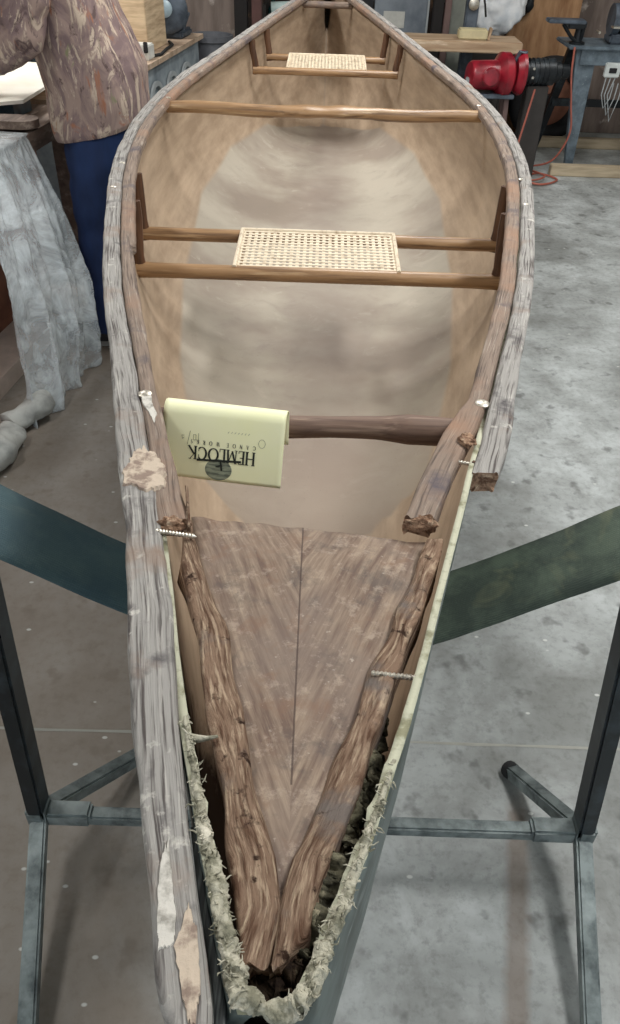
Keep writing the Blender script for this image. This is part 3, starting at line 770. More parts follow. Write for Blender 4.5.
# ================================================================== SLING STANDS
def stand(yc, label_side, label):
    r = thing('sling_stand', (0, yc, 0), label, 'canoe stand', None)
    hz = .155
    HX = {-1: -.495, 1: .540}; BF = {-1: (-.345, .235), 1: (.468, .215)}; FF = {-1: (-.430, .40), 1: (.503, .36)}
    for sd in (-1, 1):
        hub = Vector((HX[sd], yc, hz)); top = Vector((sd * .447, yc, .925))
        MB().beam(hub + Vector((0, 0, .005)), top, .030, .046, .004, side=(1, 0, 0)).build('upright', M_stand_dark, r)
        for foot in (Vector((BF[sd][0], yc + BF[sd][1], .018)), Vector((FF[sd][0], yc - FF[sd][1], .018))):
            MB().beam(hub, foot, .030, .032, .004).build('foot_leg', M_stand, r)
            d = (foot - hub).normalized()
            MB().lathe(foot - d * .012, d, [(0, .018), (.004, .020), (.02, .020), (.026, .012)], 14).build('rubber_tip', M_rubber, r)
        MB().beam(hub + Vector((0, 0, -.02)), hub + Vector((0, 0, .035)), .036, .050, .006, side=(1, 0, 0)).build('hub_bracket', M_stand, r)
        MB().beam(hub + Vector((-sd * .015, 0, 0)), hub + Vector((-sd * .10, 0, 0)), .036, .036, .005).build('bar_sleeve', M_stand, r)
    MB().beam((HX[-1], yc, hz - .006), (HX[1], yc, hz - .006), .027, .027, .004).build('crossbar', M_stand, r)
    # sling: from each upright top down, under the hull
    zb = kz(yc) - .003; pts = []
    ang = [k / 14 for k in range(15)]
    side_pts = []
    for a in np.linspace(1, 0.02, 40):
        x, z = hull_pt(yc, a, -.004); side_pts.append((x, z - .002))
    T = (.452, .915)
    # last hull point still below the tangent line to T
    best = min(range(len(side_pts)), key=lambda i: ang_key(side_pts[i], T))
    prof = side_pts[:best + 1]
    for k in range(1, 13):
        f = k / 12; p = prof[best]; x = p[0] + (T[0] - p[0]) * f; z = p[1] + (T[1] - p[1]) * f - .012 * math.sin(PI * f); side_pts2 = (x, z); prof = prof + [side_pts2]
    line = [(-x, z) for x, z in prof[::-1]] + prof[1:]
    # loop over the upright
    V = []; F = []; hwid = .062; m = 7
    for i, (x, z) in enumerate(line):
        for k in range(m):
            q = k / (m - 1) * 2 - 1
            yk = yc + q * hwid + .004 * noise.noise(Vector((x * 8, 0, q)))
            V.append((x, yk, z - .004 * (q * q) * (0 if abs(x) < .15 else 1) + .003 * noise.noise(Vector((x * 12, q * 2, yc)))))
    for i in range(len(line) - 1):
        for k in range(m - 1): F.append((i * m + k, i * m + k + 1, (i + 1) * m + k + 1, (i + 1) * m + k))
    b = MB(); b.add(V, F); o = b.build('sling', M_strap, r); md = o.modifiers.new('t', 'SOLIDIFY'); md.thickness = .003; md.offset = 0
    o['label'] = 'wide dark green webbing sling'
    for sd in (-1, 1):
        MB().tube([(sd * .455, yc - .085, .918), (sd * .455, yc + .085, .918)], .011, 12).build('sling_bar', M_stand_dark, r)
    return r
def ang_key(p, T):
    # the tangent point minimises the slope angle measured from T looking down and inward
    return -math.atan2(T[1] - p[1], T[0] - p[0])
stand(.785, 0, 'dark steel folding stand with a webbing sling under the near end of the canoe')
stand(3.75, 0, 'dark steel folding stand with a webbing sling under the far end of the canoe')

# ================================================================== LEFT SIDE: BENCHES
def bx(y): return -1.47 + .128 * y          # line of the bench fronts
def bench_pts(y0, y1, depth, inset=0.0):
    n_ = Vector((-1, .128, 0)).normalized()
    a = Vector((bx(y0), y0, 0)) + n_ * inset; b = Vector((bx(y1), y1, 0)) + n_ * inset
    return [a, b, b + n_ * depth, a + n_ * depth]
def prism(b, pts, z0, z1):
    m = len(pts); vs = [(p[0], p[1], z0) for p in pts] + [(p[0], p[1], z1) for p in pts]
    fs = [tuple(range(m))[::-1], tuple(range(m, 2 * m))] + [(k, (k + 1) % m, m + (k + 1) % m, m + k) for k in range(m)]
    return b.add(vs, fs)
M_bench_top = M('worn_bench_wood', [(s(100, 84, 74), 'Object', (4, 1, 4), 7, .4, .65), (s(172, 156, 142), 'Object', (3, .6, 3), 9, .56, .7)], s(134, 116, 104), .7, 0, .2)
M_brown_board = M('red_brown_board', [(s(110, 70, 54), 'Object', one, 5, .4, .65)], s(156, 104, 82), .7)
M_pale_wood = M('pale_raw_wood', [(s(150, 126, 106), 'Object', (1, 8, 8), 3, .4, .68)], s(190, 168, 146), .75)
M_dust = plain('dusty_floor_board', s(222, 206, 194), .85)
r = thing('workbench', (-1.5, 2.6, 0), 'long wooden workbench on the left with a brown front board, under the plastic sheet', 'workbench')
prism(MB(), bench_pts(1.5, 3.52, .75), .765, .800).build('bench_top', M_bench_top, r, False)
prism(MB(), bench_pts(1.55, 3.5, .03, .20), .07, .765).build('front_panel', M_brown_board, r, False)
prism(MB(), bench_pts(1.5, 3.5, .70, .03), .0, .07).build('plinth', M_dust, r, False)
for y in (1.56, 3.46):
    for ins in (.03, .66): prism(MB(), bench_pts(y - .03, y + .03, .06, ins), .07, .765).build('leg', M_bench_top, r, False)
prism(MB(), bench_pts(1.5, 3.52, .02, -.012), .74, .806).build('edge_strip', M_bench_top, r, False)

t_ = NT('clear_plastic_sheeting'); t_.p.inputs['Base Color'].default_value = s(226, 234, 238); t_.p.inputs['Roughness'].default_value = .22
o_ = t_.coord('Object'); nz = t_.noise(o_, 7, 6, .7, 1.2)
t_.l(t_.math('ADD', .24, t_.math('MULTIPLY', t_.ramp(nz, .4, .66), .5)), t_.p.inputs['Alpha']); t_.bump(nz, .6, .02); M_plastic = t_.m
def hanging_sheet(name, y0, y1, z1, flare, seed, label, cat, floor_z=.004, nu=90, nv=70, bot=(0, 0), amp=.016, back=.03):
    V = []; F = []; n_ = Vector((1, -.128, 0)).normalized()
    for k in range(nv + 1):
        f = k / nv
        for i in range(nu + 1):
            u = i / nu; ya = y0 + bot[0] * f; yb_ = y1 + bot[1] * f; y = ya + (yb_ - ya) * u
            z = z1 * (1 - f) + floor_z * f
            wv = amp * (.25 + f) * (math.sin(u * 17 + seed + 2.0 * f) + .6 * math.sin(u * 37 + f * 3)) + .02 * f * noise.noise(Vector((u * 5, f * 6, seed))) + .006 * noise.noise(Vector((u * 24, f * 22, seed)))
            off = .018 + flare(u, f) + wv
            p = Vector((bx(y), y, z)) + n_ * off
            V.append(p)
    # tuck over the bench edge
    m = nu + 1; base = len(V)
    for k, (o_x, o_z) in enumerate(((.004, .012), (-.05, .012), (-.16, .013))):
        for i in range(m):
            y = y0 + (y1 - y0) * i / nu; V.append(Vector((bx(y), y, z1 + o_z - .0)) + n_ * (o_x + (.018 if k == 0 else 0)) + Vector((0, 0, .003 * noise.noise(Vector((i * .3, k, seed))))))
    for k in range(nv):
        for i in range(nu): F.append((k * m + i, k * m + i + 1, (k + 1) * m + i + 1, (k + 1) * m + i))
    for i in range(nu): F.append((base + i, base + i + 1, i + 1, i))
    for k in range(2):
        for i in range(nu): F.append((base + (k + 1) * m + i, base + (k + 1) * m + i + 1, base + k * m + i + 1, base + k * m + i))
    b = MB(); b.add(V, F); o = b.build(name, M_plastic, None, soft=True)
    md = o.modifiers.new('t', 'SOLIDIFY'); md.thickness = .0008
    return tag(o, label, cat)
hanging_sheet('plastic_sheet', 2.62, 3.02, .803, lambda u, f: .0 + .17 * f + .09 * u * math.sin(PI * f * .9), 1.0, 'clear wrinkled plastic sheet hanging from the left workbench down to the floor', 'plastic sheet', bot=(-.27, -.18))

# things on the near bench
def on_bench(y, inset): n_ = Vector((-1, .128, 0)).normalized(); return Vector((bx(y), y, 0)) + n_ * inset
M_white_paper = M('cream_white_board', [(s(228, 222, 204), 'Object', one, 3, .4, .65)], s(248, 244, 232), .7)
M_teal_dark = M('dark_teal_plastic', [(s(24, 36, 42), 'Object', one, 14, .4, .6)], s(58, 80, 90), .35)
M_lightblue = plain('pale_blue_plastic', s(170, 190, 200), .3)
b = MB(); prism(b, [(-1.62, 2.92), (-1.13, 3.22), (-1.10, 3.95), (-1.62, 4.0)], .868, .880)
tag(b.build('board', M_white_paper, None, False), 'large cream white board lying on the left workbench beside the person', 'board')
b = MB(); prism(b, [(-1.60, 3.20), (-1.19, 3.27), (-1.17, 3.42), (-1.60, 3.45)], .803, .867)
tag(b.build('tray', M_teal_dark, None, False), 'dark tray under the cream board on the left workbench', 'tray')
# round ended wooden board
b = MB(); pts = []
for k in range(13): a = -PI / 2 + PI * k / 12; pts.append((-1.10 + .055 * math.cos(a), 3.10 + .055 * math.sin(a)))
pts += [(-1.55, 3.155), (-1.55, 3.045)]
prism(b, pts, .818, .845)
tag(b.build('wooden_board', M_bench_top, None, False), 'round ended brown wooden board on the edge of the left workbench', 'wooden board')
r = thing('tool_case', (-1.42, 4.22, .803), 'dark teal tool case with a pale blue lid behind the cream board', 'tool case')
MB().box((-1.42, 4.22, .87), (.26, .22, .13), bev=.02).build('body', M_teal_dark, r)
MB().box((-1.42, 4.22, .955), (.25, .2, .035), bev=.012).build('lid', M_lightblue, r)
MB().tube([(-1.48, 4.13, .975), (-1.46, 4.13, 1.01), (-1.38, 4.13, 1.01), (-1.36, 4.13, .975)], .009, 8).build('handle', M_teal_dark, r)
r = thing('glue_bottle', (-1.60, 4.38, .803), 'pale blue plastic bottle standing by the dark teal tool case', 'bottle')
MB().lathe((-1.64, 4.42, .803), (0, 0, 1), [(0, .045), (.01, .05), (.14, .05), (.17, .02)], 18).build('body', M_lightblue, r)
MB().lathe((-1.64, 4.42, .974), (0, 0, 1), [(0, .02), (.03, .018), (.06, .006)], 14).build('cap', M_teal_dark, r)
# pale drop cloth rolls on the floor
M_cloth = M('off_white_drop_cloth', [(s(150, 152, 150), 'Object', one, 14, .42, .66)], s(190, 192, 188), .9, 0, .5, .01)
def cloth_roll(pts, rr, label, seed):
    P = [Vector(p) for p in pts]; q = []; rad = []; n = 70
    for i in range(n + 1):
        t = i / n * (len(P) - 1); k = min(int(t), len(P) - 2); q.append(P[k].lerp(P[k + 1], t - k)); rad.append(np.interp(t, range(len(rr)), rr))
    b = MB(); b.tube(q, rad, 26, flat=1.3)
    for v in b.v:
        w = v.copy(); v += noise.noise_vector(w * 9 + Vector((seed, 0, 0))) * .022 + noise.noise_vector(w * 30) * .006; v.z = max(v.z, .003)
    return tag(b.build('drop_cloth', M_cloth, None, soft=True), label, 'cloth')
cloth_roll([(-1.14, 1.85, .05), (-1.06, 2.12, .05), (-1.03, 2.26, .045)], [.06, .065, .03], 'rumpled off-white drop cloth on the floor along the foot of the left workbench', 1)
cloth_roll([(-1.06, 2.30, .045), (-1.0, 2.40, .045), (-1.02, 2.52, .03)], [.03, .05, .03], 'rumpled off-white drop cloth under the bottom edge of the plastic sheet', 4)

# far bench -----------------------------------------------------------
M_cab = M('blue_grey_cabinet', [(s(104, 114, 122), 'Object', one, 5, .4, .65)], s(158, 168, 174), .6)
M_cab2 = plain('pale_grey_cabinet_rim', s(170, 176, 178), .5)
r = thing('cabinet_bench', (-1.2, 4.7, 0), 'long blue-grey cabinet bench with arched recessed panels beyond the person', 'cabinet')
prism(MB(), bench_pts(3.60, 5.56, .70), .775, .80).build('bench_top', M_pale_wood, r, False)
prism(MB(), bench_pts(3.60, 5.54, .66, .03), .0, .775).build('body', M_cab, r, False)
n_ = Vector((1, -.128, 0)).normalized(); td = Vector((.128, 1, 0)).normalized()
for k in range(6):
    yc_ = 3.76 + k * .29; c = on_bench(yc_, .024)
    b = MB(); pts = []
    outer = []; inner = []
    for q in range(25):
        f = q / 24
        if f < .25: p = (-.12, .06 + (.52) * f / .25)
        elif f > .75: p = (.12, .58 - .52 * (f - .75) / .25)
        else: a = PI - PI * (f - .25) / .5; p = (.12 * math.cos(a), .58 + .12 * math.sin(a))
        outer.append(p); inner.append((p[0] * .84, .06 + (p[1] - .06) * .97 - .004))
    vs = [c + td * p[0] + Vector((0, 0, p[1])) + n_ * .012 for p in outer] + [c + td * p[0] + Vector((0, 0, p[1])) + n_ * .012 for p in inner] + [c + td * p[0] + Vector((0, 0, p[1])) for p in outer] + [c + td * p[0] + Vector((0, 0, p[1])) - n_ * .004 for p in inner]
    fs = []
    for q in range(24): fs += [(q, q + 1, 25 + q + 1, 25 + q), (q, 50 + q, 50 + q + 1, q + 1), (25 + q, 25 + q + 1, 75 + q + 1, 75 + q)]
    b.add(vs, fs); b.build('panel_frame', M_cab2, r, False)
# cardboard box and small kit on the far bench
M_card = M('tan_cardboard', [(s(176, 148, 118), 'Object', (1, 1, 8), 6, .4, .7)], s(222, 198, 164), .85)
Rz = Matrix.Rotation(math.atan2(.128, 1) * -1, 3, 'Z')
r = thing('cardboard_box', (-1.25, 5.1, .80), 'tan cardboard box standing on the far cabinet bench', 'box')
c = Vector((-1.11, 4.98, .925)); b = MB().box(c, (.36, .34, .25), Rz, .004); b.build('body', M_card, r)
b = MB().box(c + Vector((0, 0, .128)), (.364, .05, .002), Rz); b.build('tape', plain('shiny_parcel_tape', s(190, 158, 118), .25), r)
for sd in (-1, 1):
    b = MB().box(c + Rz @ Vector((sd * .1, 0, .1265)), (.170, .336, .003), Rz); b.build('flap', M_card, r)
r = thing('control_box', (-1.10, 4.72, .80), 'small white control box with a black switch on the far cabinet bench', 'control box')
MB().box((-.96, 4.64, .835), (.11, .10, .07), Rz, .006).build('body', plain('white_plastic', s(226, 226, 220), .4), r)
MB().box((-.925, 4.583, .86), (.022, .012, .05), Rz, .003).build('switch', M_rubber, r)
MB().tube([(-.91, 4.68, .809), (-.875, 4.74, .809), (-.875, 4.90, .809), (-.865, 5.05, .809), (-.90, 5.15, .809)], .008, 8).build('cable', M_rubber, r)
r = thing('clamp', (-1.0, 4.45, .80), 'black bar clamp lying at the edge of the far cabinet bench', 'clamp')
MB().beam((-1.10, 4.30, .808), (-.95, 4.48, .808), .018, .01).build('bar', M_rubber, r)
MB().beam((-.955, 4.46, .812), (-.99, 4.52, .812), .02, .02).build('jaw', M_steel, r)
MB().tube([(-1.10, 4.30, .814), (-1.15, 4.25, .814)], .012, 10).build('grip', M_rubber, r)
M_gmach = M('dark_grey_cast_metal', [(s(58, 66, 76), 'Object', one, 9, .4, .65)], s(98, 108, 120), .5, .2)
r = thing('disc_sander', (-.93, 5.4, .80), 'round grey disc sander standing at the end of the far cabinet bench', 'sander')
MB().box((-.93, 5.42, .82), (.20, .22, .04), Rz, .01).build('base', M_gmach, r)
MB().lathe((-.93, 5.34, .945), (.1, -1, 0), [(0, .02), (0, .112), (.012, .118), (.05, .118), (.06, .1), (.06, .05)], 36).build('disc_guard', M_gmach, r)
MB().lathe((-.93, 5.36, .945), (-.1, 1, 0), [(0, .03), (.01, .075), (.2, .075), (.22, .05)], 24).build('motor', M_gmach, r)
MB().lathe((-.935, 5.27, .955), (.1, -1, 0), [(0, .045), (.012, .045), (.02, .03)], 20).build('hub_cap', M_lightblue, r)
MB().beam((-.86, 5.38, .84), (-.82, 5.38, .93), .03, .03).build('bracket', M_gmach, r)

# bin, boards, posts behind the far left of the canoe -----------------
r = thing('dust_bin', (-.74, 5.75, 0), 'tall dark grey tapered bin standing past the end of the far cabinet bench', 'bin')
M_bin = M('dark_grey_bin_plastic', [(s(66, 68, 74), 'Object', one, 8, .4, .65)], s(98, 100, 106), .6)
b = MB(); n = 32; prof = [(0, .10), (.02, .105), (.74, .125), (.745, .138), (.775, .138), (.775, .124), (.70, .118), (.05, .095)]
b.lathe((-.73, 5.72, 0), (0, 0, 1), prof, 32).build('body', M_bin, r)
MB().box((-.73, 5.585, .66), (.07, .02, .02), bev=.005).build('handle', M_rubber, r)
def board(name, c, d, mat, label, cat, rot=None): return tag(MB().box(c, d, rot, .004).build(name, mat), label, cat)
M_ply = M('grey_brown_plywood', [(s(98, 86, 80), 'Object', (3, 3, .6), 3, .4, .65), (s(168, 158, 150), 'Object', one, 7, .62, .7)], s(134, 120, 112), .8)
board('plywood_sheet', (-.95, 6.5, .60), (.62, .02, 1.2), M_ply, 'grey-brown plywood sheet standing upright behind the dark grey bin', 'plywood')
M_post_dark = plain('near_black_wood', s(26, 22, 22), .8); M_post_red = plain('red_brown_painted_wood', s(92, 62, 58), .7)
board('post', (-.60, 6.4, 1.3), (.09, .09, 2.6), M_post_dark, 'near-black post behind the far left side of the canoe', 'post')
board('post', (-.49, 6.4, 1.3), (.07, .08, 2.6), M_post_red, 'red-brown post next to the near-black one, left of the teal bottle', 'post')
r = thing('storage_shelf', (.0, 6.9, 0), 'low dark shelf unit across the back, behind the far tip of the canoe', 'shelf')
M_shelf = plain('dark_shelf_wood', s(60, 56, 54), .7)
for z in (.05, .36, .66): MB().box((-.05, 6.9, z), (.84, .4, .025), bev=.003).build('shelf_board', M_shelf, r)
for x in (-.46, .36): MB().box((x, 6.9, .42), (.025, .4, .84), bev=.003).build('side_panel', M_shelf, r)
r = thing('bottle', (-.40, 6.78, .673), 'dark teal bottle on the back shelf beside the red-brown post', 'bottle')
MB().lathe((-.40, 6.78, .673), (0, 0, 1), [(0, .035), (.01, .04), (.13, .04), (.17, .015), (.20, .015)], 20).build('body', plain('dark_teal_glass', s(28, 62, 62), .2), r)
MB().lathe((-.40, 6.78, .873), (0, 0, 1), [(0, .017), (.02, .017)], 14).build('cap', M_rubber, r)
M_pipe = plain('pale_mint_plastic', s(196, 216, 214), .4)
tag(MB().tube([(-.40, 6.55, .835), (-.20, 6.56, .845), (.02, 6.58, .855)], .04, 20).build('roll', M_pipe), 'pale mint roll lying level behind the left rail of the far end of the canoe', 'roll')
tag(MB().box((-.25, 6.66, .725), (.22, .16, .10), bev=.006).build('carton', plain('white_carton', s(214, 220, 218), .6)), 'white carton under the pale mint roll', 'carton')
tag(MB().box((.05, 7.0, .78), (.30, .2, .2), bev=.02).build('crate', M_post_dark), 'black crate on the back shelf directly behind the far tip', 'crate')
b = MB().box((.15, 7.45, .6), (.9, .03, 1.2), None, .004); tag(b.build('backboard', plain('dark_slate_board', s(62, 64, 68), .7)), 'dark slate-grey board against the back wall behind the shelf', 'board')

# right back: panel, posts, plank table ------------------------------
r = thing('cabinet_door_panel', (.54, 6.5, 0), 'blue-grey upright panel with a white label, right of the far tip of the canoe', 'panel')
M_slate = M('blue_grey_panel', [(s(86, 94, 104), 'Object', one, 4, .4, .65)], s(124, 132, 140), .5)
MB().box((.52, 6.5, .55), (.38, .03, 1.1), bev=.004).build('panel', M_slate, r)
MB().box((.47, 6.482, .80), (.15, .004, .10), bev=.001).build('paper_label', plain('off_white_label', s(190, 190, 184), .7), r)
MB().box((.705, 6.48, .55), (.012, .02, 1.1)).build('edge_trim', M_cab2, r)
board('post', (.77, 6.45, 1.2), (.07, .07, 2.4), M_post_dark, 'near-black post right of the blue-grey panel', 'post')
M_mauve = plain('mauve_brown_paint', s(112, 90, 86), .7)
board('post', (.835, 6.43, 1.2), (.045, .06, 2.4), M_mauve, 'thin mauve-brown post between the blue-grey panel and the metal column', 'post')
board('wall_panel', (.92, 6.5, .6), (.12, .02, 1.2), plain('pale_green_grey_board', s(168, 172, 162), .7), 'narrow pale green-grey board beside the metal column', 'board')
r = thing('metal_column', (.97, 6.3, 0), 'dull metal drill column rising behind the plank table', 'machine column')
MB().box((.985, 6.32, .62), (.085, .08, 1.24), bev=.01).build('column', M_gmach, r)
MB().lathe((.985, 6.27, .93), (0, -1, 0), [(0, .035), (.02, .035), (.026, .02)], 18).build('dial', M_steel, r)
MB().tube([(1.04, 6.28, 1.0), (1.06, 6.26, .93), (1.075, 6.25, .86)], .007, 8).build('lever', M_rubber, r)
M_plank = M('light_brown_plank', [(s(164, 134, 106), 'Object', (1, 10, 10), 2.5, .4, .65), (s(226, 206, 180), 'Object', (1, 6, 6), 4, .58, .7)], s(202, 176, 146), .7, 0, .2)
r = thing('plank_table', (.87, 6.05, 0), 'thick light brown plank table right of the far half of the canoe', 'table')
MB().box((.86, 6.08, .725), (.86, .30, .065), bev=.006).build('tabletop', M_plank, r)
for x in (.50, 1.22):
    for y in (5.98, 6.18): MB().box((x, y, .346), (.06, .05, .692), bev=.004).build('leg', M_shelf, r)
MB().box((.86, 6.18, .45), (.7, .02, .07)).build('rail', M_shelf, r)
tag(MB().box((.965, 6.03, .789), (.19, .10, .06), bev=.008).build('foam_block', plain('pale_yellow_foam', s(216, 204, 164), .8)), 'pale yellow foam block lying on the plank table', 'block')
tag(MB().box((1.075, 6.02, .793), (.016, .06, .07), Matrix.Rotation(.2, 3, 'Y'), .003).build('wooden_wedge', M_plank), 'thin upright wooden wedge beside the yellow foam block', 'wedge')
# white plastic sack
M_sack = M('white_plastic_sack', [(s(214, 220, 226), 'Object', one, 9, .42, .62)], s(246, 248, 250), .4, 0, .5, .01)
b = MB(); b.blob((1.16, 6.64, .97), (.285, .14, .25), .3, 1.2, 5, 3)
for v in b.v: v += noise.noise_vector(v * 9) * .02 + noise.noise_vector(v * 26) * .005
tag(b.build('plastic_sack', M_sack, None, soft=True), 'white crumpled plastic sack behind the plank table', 'sack')
tag(MB().box((1.18, 6.50, .35), (.34, .24, .70), bev=.01).build('crate', M_shelf), 'dark box standing behind the red machine, under the white sack', 'crate')

# red blower with its dark motor and hose -----------------------------
M_red = M('bright_red_enamel', [(s(110, 22, 34), 'Object', one, 9, .42, .66)], s(162, 34, 50), .32)
r = thing('dust_blower', (1.10, 5.72, 0), 'bright red machine with a round housing and motor below the plank table', 'machine')
MB().lathe((1.16, 5.62, .62), (-1, -.25, .03), [(0, .06), (0, .115), (.015, .13), (.06, .13), (.075, .11), (.09, .085), (.25, .08), (.265, .07), (.27, .03)], 36).build('housing', M_red, r)
MB().lathe((1.03, 5.53, .625), (0, -1, .1), [(0, .05), (.05, .055), (.06, .045), (.062, .01)], 22).build('switch_box', M_red, r)
MB().lathe((1.19, 5.60, .64), (1, .1, 0), [(0, .1), (.03, .125), (.05, .125), (.06, .06)], 30).build('side_cover', M_red, r)
MB().tube([(1.18, 5.58, .70), (1.20, 5.56, .76), (1.235, 5.56, .76), (1.25, 5.58, .68)], .012, 10).build('handle', M_gmach, r)
for x, y in ((.98, 5.56), (1.16, 5.56), (.98, 5.70), (1.16, 5.70)): MB().beam((x, y, .52), (x + (.03 if x > 1 else -.03), y, .0), .03, .03).build('leg', M_mauve, r)
MB().box((1.07, 5.62, .515), (.26, .2, .025), bev=.004).build('mounting_plate', M_gmach, r)
MB().box((.91, 5.55, .60), (.05, .04, .03), bev=.004).build('fitting', M_cab2, r)
r = thing('electric_motor', (1.38, 5.75, 0), 'black cylindrical motor beside the red machine', 'motor')
M_blk = M('black_cast_metal', [(s(64, 72, 78), 'Object', one, 10, .52, .7)], s(30, 34, 38), .4, .3)
MB().lathe((1.26, 5.68, .63), (1, .1, .03), [(0, .05), (.01, .075), (.2, .078), (.21, .06), (.24, .06), (.25, .045), (.30, .04)], 28).build('housing', M_blk, r)
for k in range(5): MB().lathe((1.29 + k * .03, 5.683 + k * .003, .631 + k * .0009), (1, .1, .03), [(0, .082), (.01, .082)], 28).build('fin', M_blk, r)
for z in (.0,): MB().box((1.37, 5.70, .28), (.14, .12, .56), bev=.006).build('pedestal', M_shelf, r)
for dz in (.0, .05): MB().lathe((1.315, 5.607, .615 + dz), (0, -1, 0), [(0, .008), (.006, .008)], 10).build('bolt', M_steel, r)
# cardboard sheet, pouch, big wheel
M_orange = M('orange_brown_plywood', [(s(140, 100, 68), 'Object', (5, 5, 1), 2.5, .4, .65)], s(184, 144, 106), .8)
board('plywood_sheet', (1.62, 6.9, .62), (.52, .025, 1.24), M_orange, 'orange-brown plywood sheet upright behind the motor and the grinder stand', 'plywood')
board('plywood_sheet', (2.25, 7.0, .62), (.75, .025, 1.24), M_ply, 'grey-brown plywood sheet behind the bench grinder at the far right', 'plywood')
b = MB(); b.blob((1.46, 6.84, .91), (.05, .035, .09), .3, 1.3, 4, 7); tag(b.build('work_glove', M_blk, None, soft=True), 'black work glove hanging on the orange-brown plywood sheet', 'glove')
r = thing('wheel', (1.72, 6.68, 0), 'large dark round wheel leaning behind the grinder stand', 'wheel')
b = MB(); n = 48; P = [(1.70 + .235 * math.cos(2 * PI * k / n), 6.62 + .0, .30 + .235 * math.sin(2 * PI * k / n)) for k in range(n + 1)]
b.tube(P, .062, 16, cap=False).build('tyre', M_rubber, r)
MB().lathe((1.70, 6.60, .30), (0, 1, 0), [(0, .02), (0, .16), (.01, .18), (.05, .18)], 36).build('rim', M_brown_board, r)
MB().lathe((1.70, 6.59, .30), (0, -1, 0), [(0, .05), (.03, .045), (.035, .02)], 20).build('hub', M_blk, r)

# grinder stand --------------------------------------------------------
M_gst = M('speckled_blue_grey_steel', [(s(84, 96, 106), 'Object', one, 16, .4, .62), (s(164, 174, 178), 'Object', one, 60, .66, .72)], s(112, 126, 136), .5, .1)
r = thing('grinder_stand', (1.92, 6.1, 0), 'blue-grey steel machine stand with splayed legs at the right back', 'machine stand')
MB().box((1.95, 6.10, .745), (.72, .40, .022), bev=.006).build('top_plate', M_gst, r)
b = MB()
for (xt, xb, yt, yb_) in ((1.72, 1.76, 5.95, 5.93), (2.20, 2.30, 5.95, 5.93), (1.72, 1.60, 6.24, 6.36), (2.20, 2.32, 6.24, 6.36)):
    lb = MB(); front = yt < 6
    wt, wb = (.14, .05) if front else (.07, .035)
    # folded sheet leg: a tapering channel
    V = []
    for (xc, yy, z, w) in ((xt, yt, .734, wt), (xb, yb_, .002, wb)):
        V += [(xc - w / 2, yy, z), (xc + w / 2, yy, z), (xc + w / 2, yy + .05, z), (xc + w / 2 - .006, yy + .05, z), (xc + w / 2 - .006, yy + .006, z), (xc - w / 2 + .006, yy + .006, z), (xc - w / 2 + .006, yy + .05, z), (xc - w / 2, yy + .05, z)]
    lb.add(V, [(k, (k + 1) % 8, 8 + (k + 1) % 8, 8 + k) for k in range(8)] + [tuple(range(8))[::-1], tuple(range(8, 16))])
    lb.build('leg', M_gst if front else M_blk, r, False)
MB().box((1.96, 5.93, .69), (.56, .012, .09), bev=.003).build('apron', M_gst, r)
MB().box((1.94, 6.3, .35), (.58, .02, .05)).build('cross_brace', M_blk, r)
r = thing('outlet_box', (1.92, 5.91, .6), 'white outlet box with dangling cords on the front of the grinder stand', 'outlet box')
MB().box((1.90, 5.905, .625), (.10, .036, .085), bev=.006).build('box', plain('white_enamel_box', s(216, 222, 220), .4), r)
MB().box((1.90, 5.885, .625), (.05, .006, .03), bev=.002).build('socket', M_rubber, r)
for k in range(3):
    xx = 1.87 + k * .03
    MB().tube([(xx, 5.90, .58), (xx - .01 - .01 * k, 5.885, .48), (xx + .02, 5.88, .40 - .04 * k), (xx + .05, 5.885, .46), (xx + .06, 5.90, .55)], .004, 8).build('cord', M_cab2, r)
# vise on a bracket and bench grinder
r = thing('vise', (1.60, 5.98, .757), 'small dark vise with a flat jaw plate on the left corner of the grinder stand', 'vise')
MB().box((1.55, 5.98, .885), (.24, .12, .022), bev=.005).build('jaw_plate', M_gmach, r)
MB().box((1.62, 5.98, .87), (.12, .10, .05), bev=.01).build('body', M_blk, r)
for dx in (-.07, .07): MB().tube([(1.60 + dx, 5.95, .87), (1.63 + dx * .5, 5.95, .80), (1.66, 5.97, .758)], .011, 8).build('support_arm', M_blk, r)
MB().lathe((1.65, 5.98, .757), (0, 0, 1), [(0, .05), (.012, .05), (.02, .03), (.09, .025)], 18).build('base', M_blk, r)
MB().tube([(1.75, 5.93, .84), (1.75, 5.86, .84)], .008, 8).build('handle', M_steel, r)
r = thing('bench_grinder', (2.02, 6.08, .757), 'dark bench grinder bolted on the grinder stand at the right edge', 'bench grinder')
MB().box((2.02, 6.08, .785), (.30, .16, .055), bev=.012).build('base', M_gmach, r)
MB().lathe((1.93, 6.08, .89), (1, 0, 0), [(0, .05), (.01, .078), (.17, .078), (.18, .05)], 28).build('motor', M_blk, r)
for x in (1.87, 2.15): MB().lathe((x, 6.08, .89), (1, 0, 0), [(0, .05), (0, .092), (.045, .092), (.045, .04)], 30).build('wheel_guard', M_gmach, r)
MB().box((1.88, 5.97, .86), (.05, .06, .01)).build('tool_rest', M_steel, r)
MB().lathe((1.97, 6.0, .89), (0, -1, 0), [(0, .014), (.012, .012)], 12).build('switch', M_steel, r)
# timber runners on the floor
M_run = M('pale_timber', [(s(158, 142, 118), 'Object', (1, 8, 8), 3, .4, .68)], s(196, 180, 154), .75)
def runner(c, d, label): return tag(MB().box(c, d, None, .005).build('timber_runner', M_run), label, 'timber', None)
runner((2.08, 5.74, .035), (1.0, .07, .07), 'pale timber runner on the floor in front of the grinder stand')
runner((2.05, 6.50, .035), (1.15, .07, .07), 'pale timber runner on the floor behind the front leg of the grinder stand')
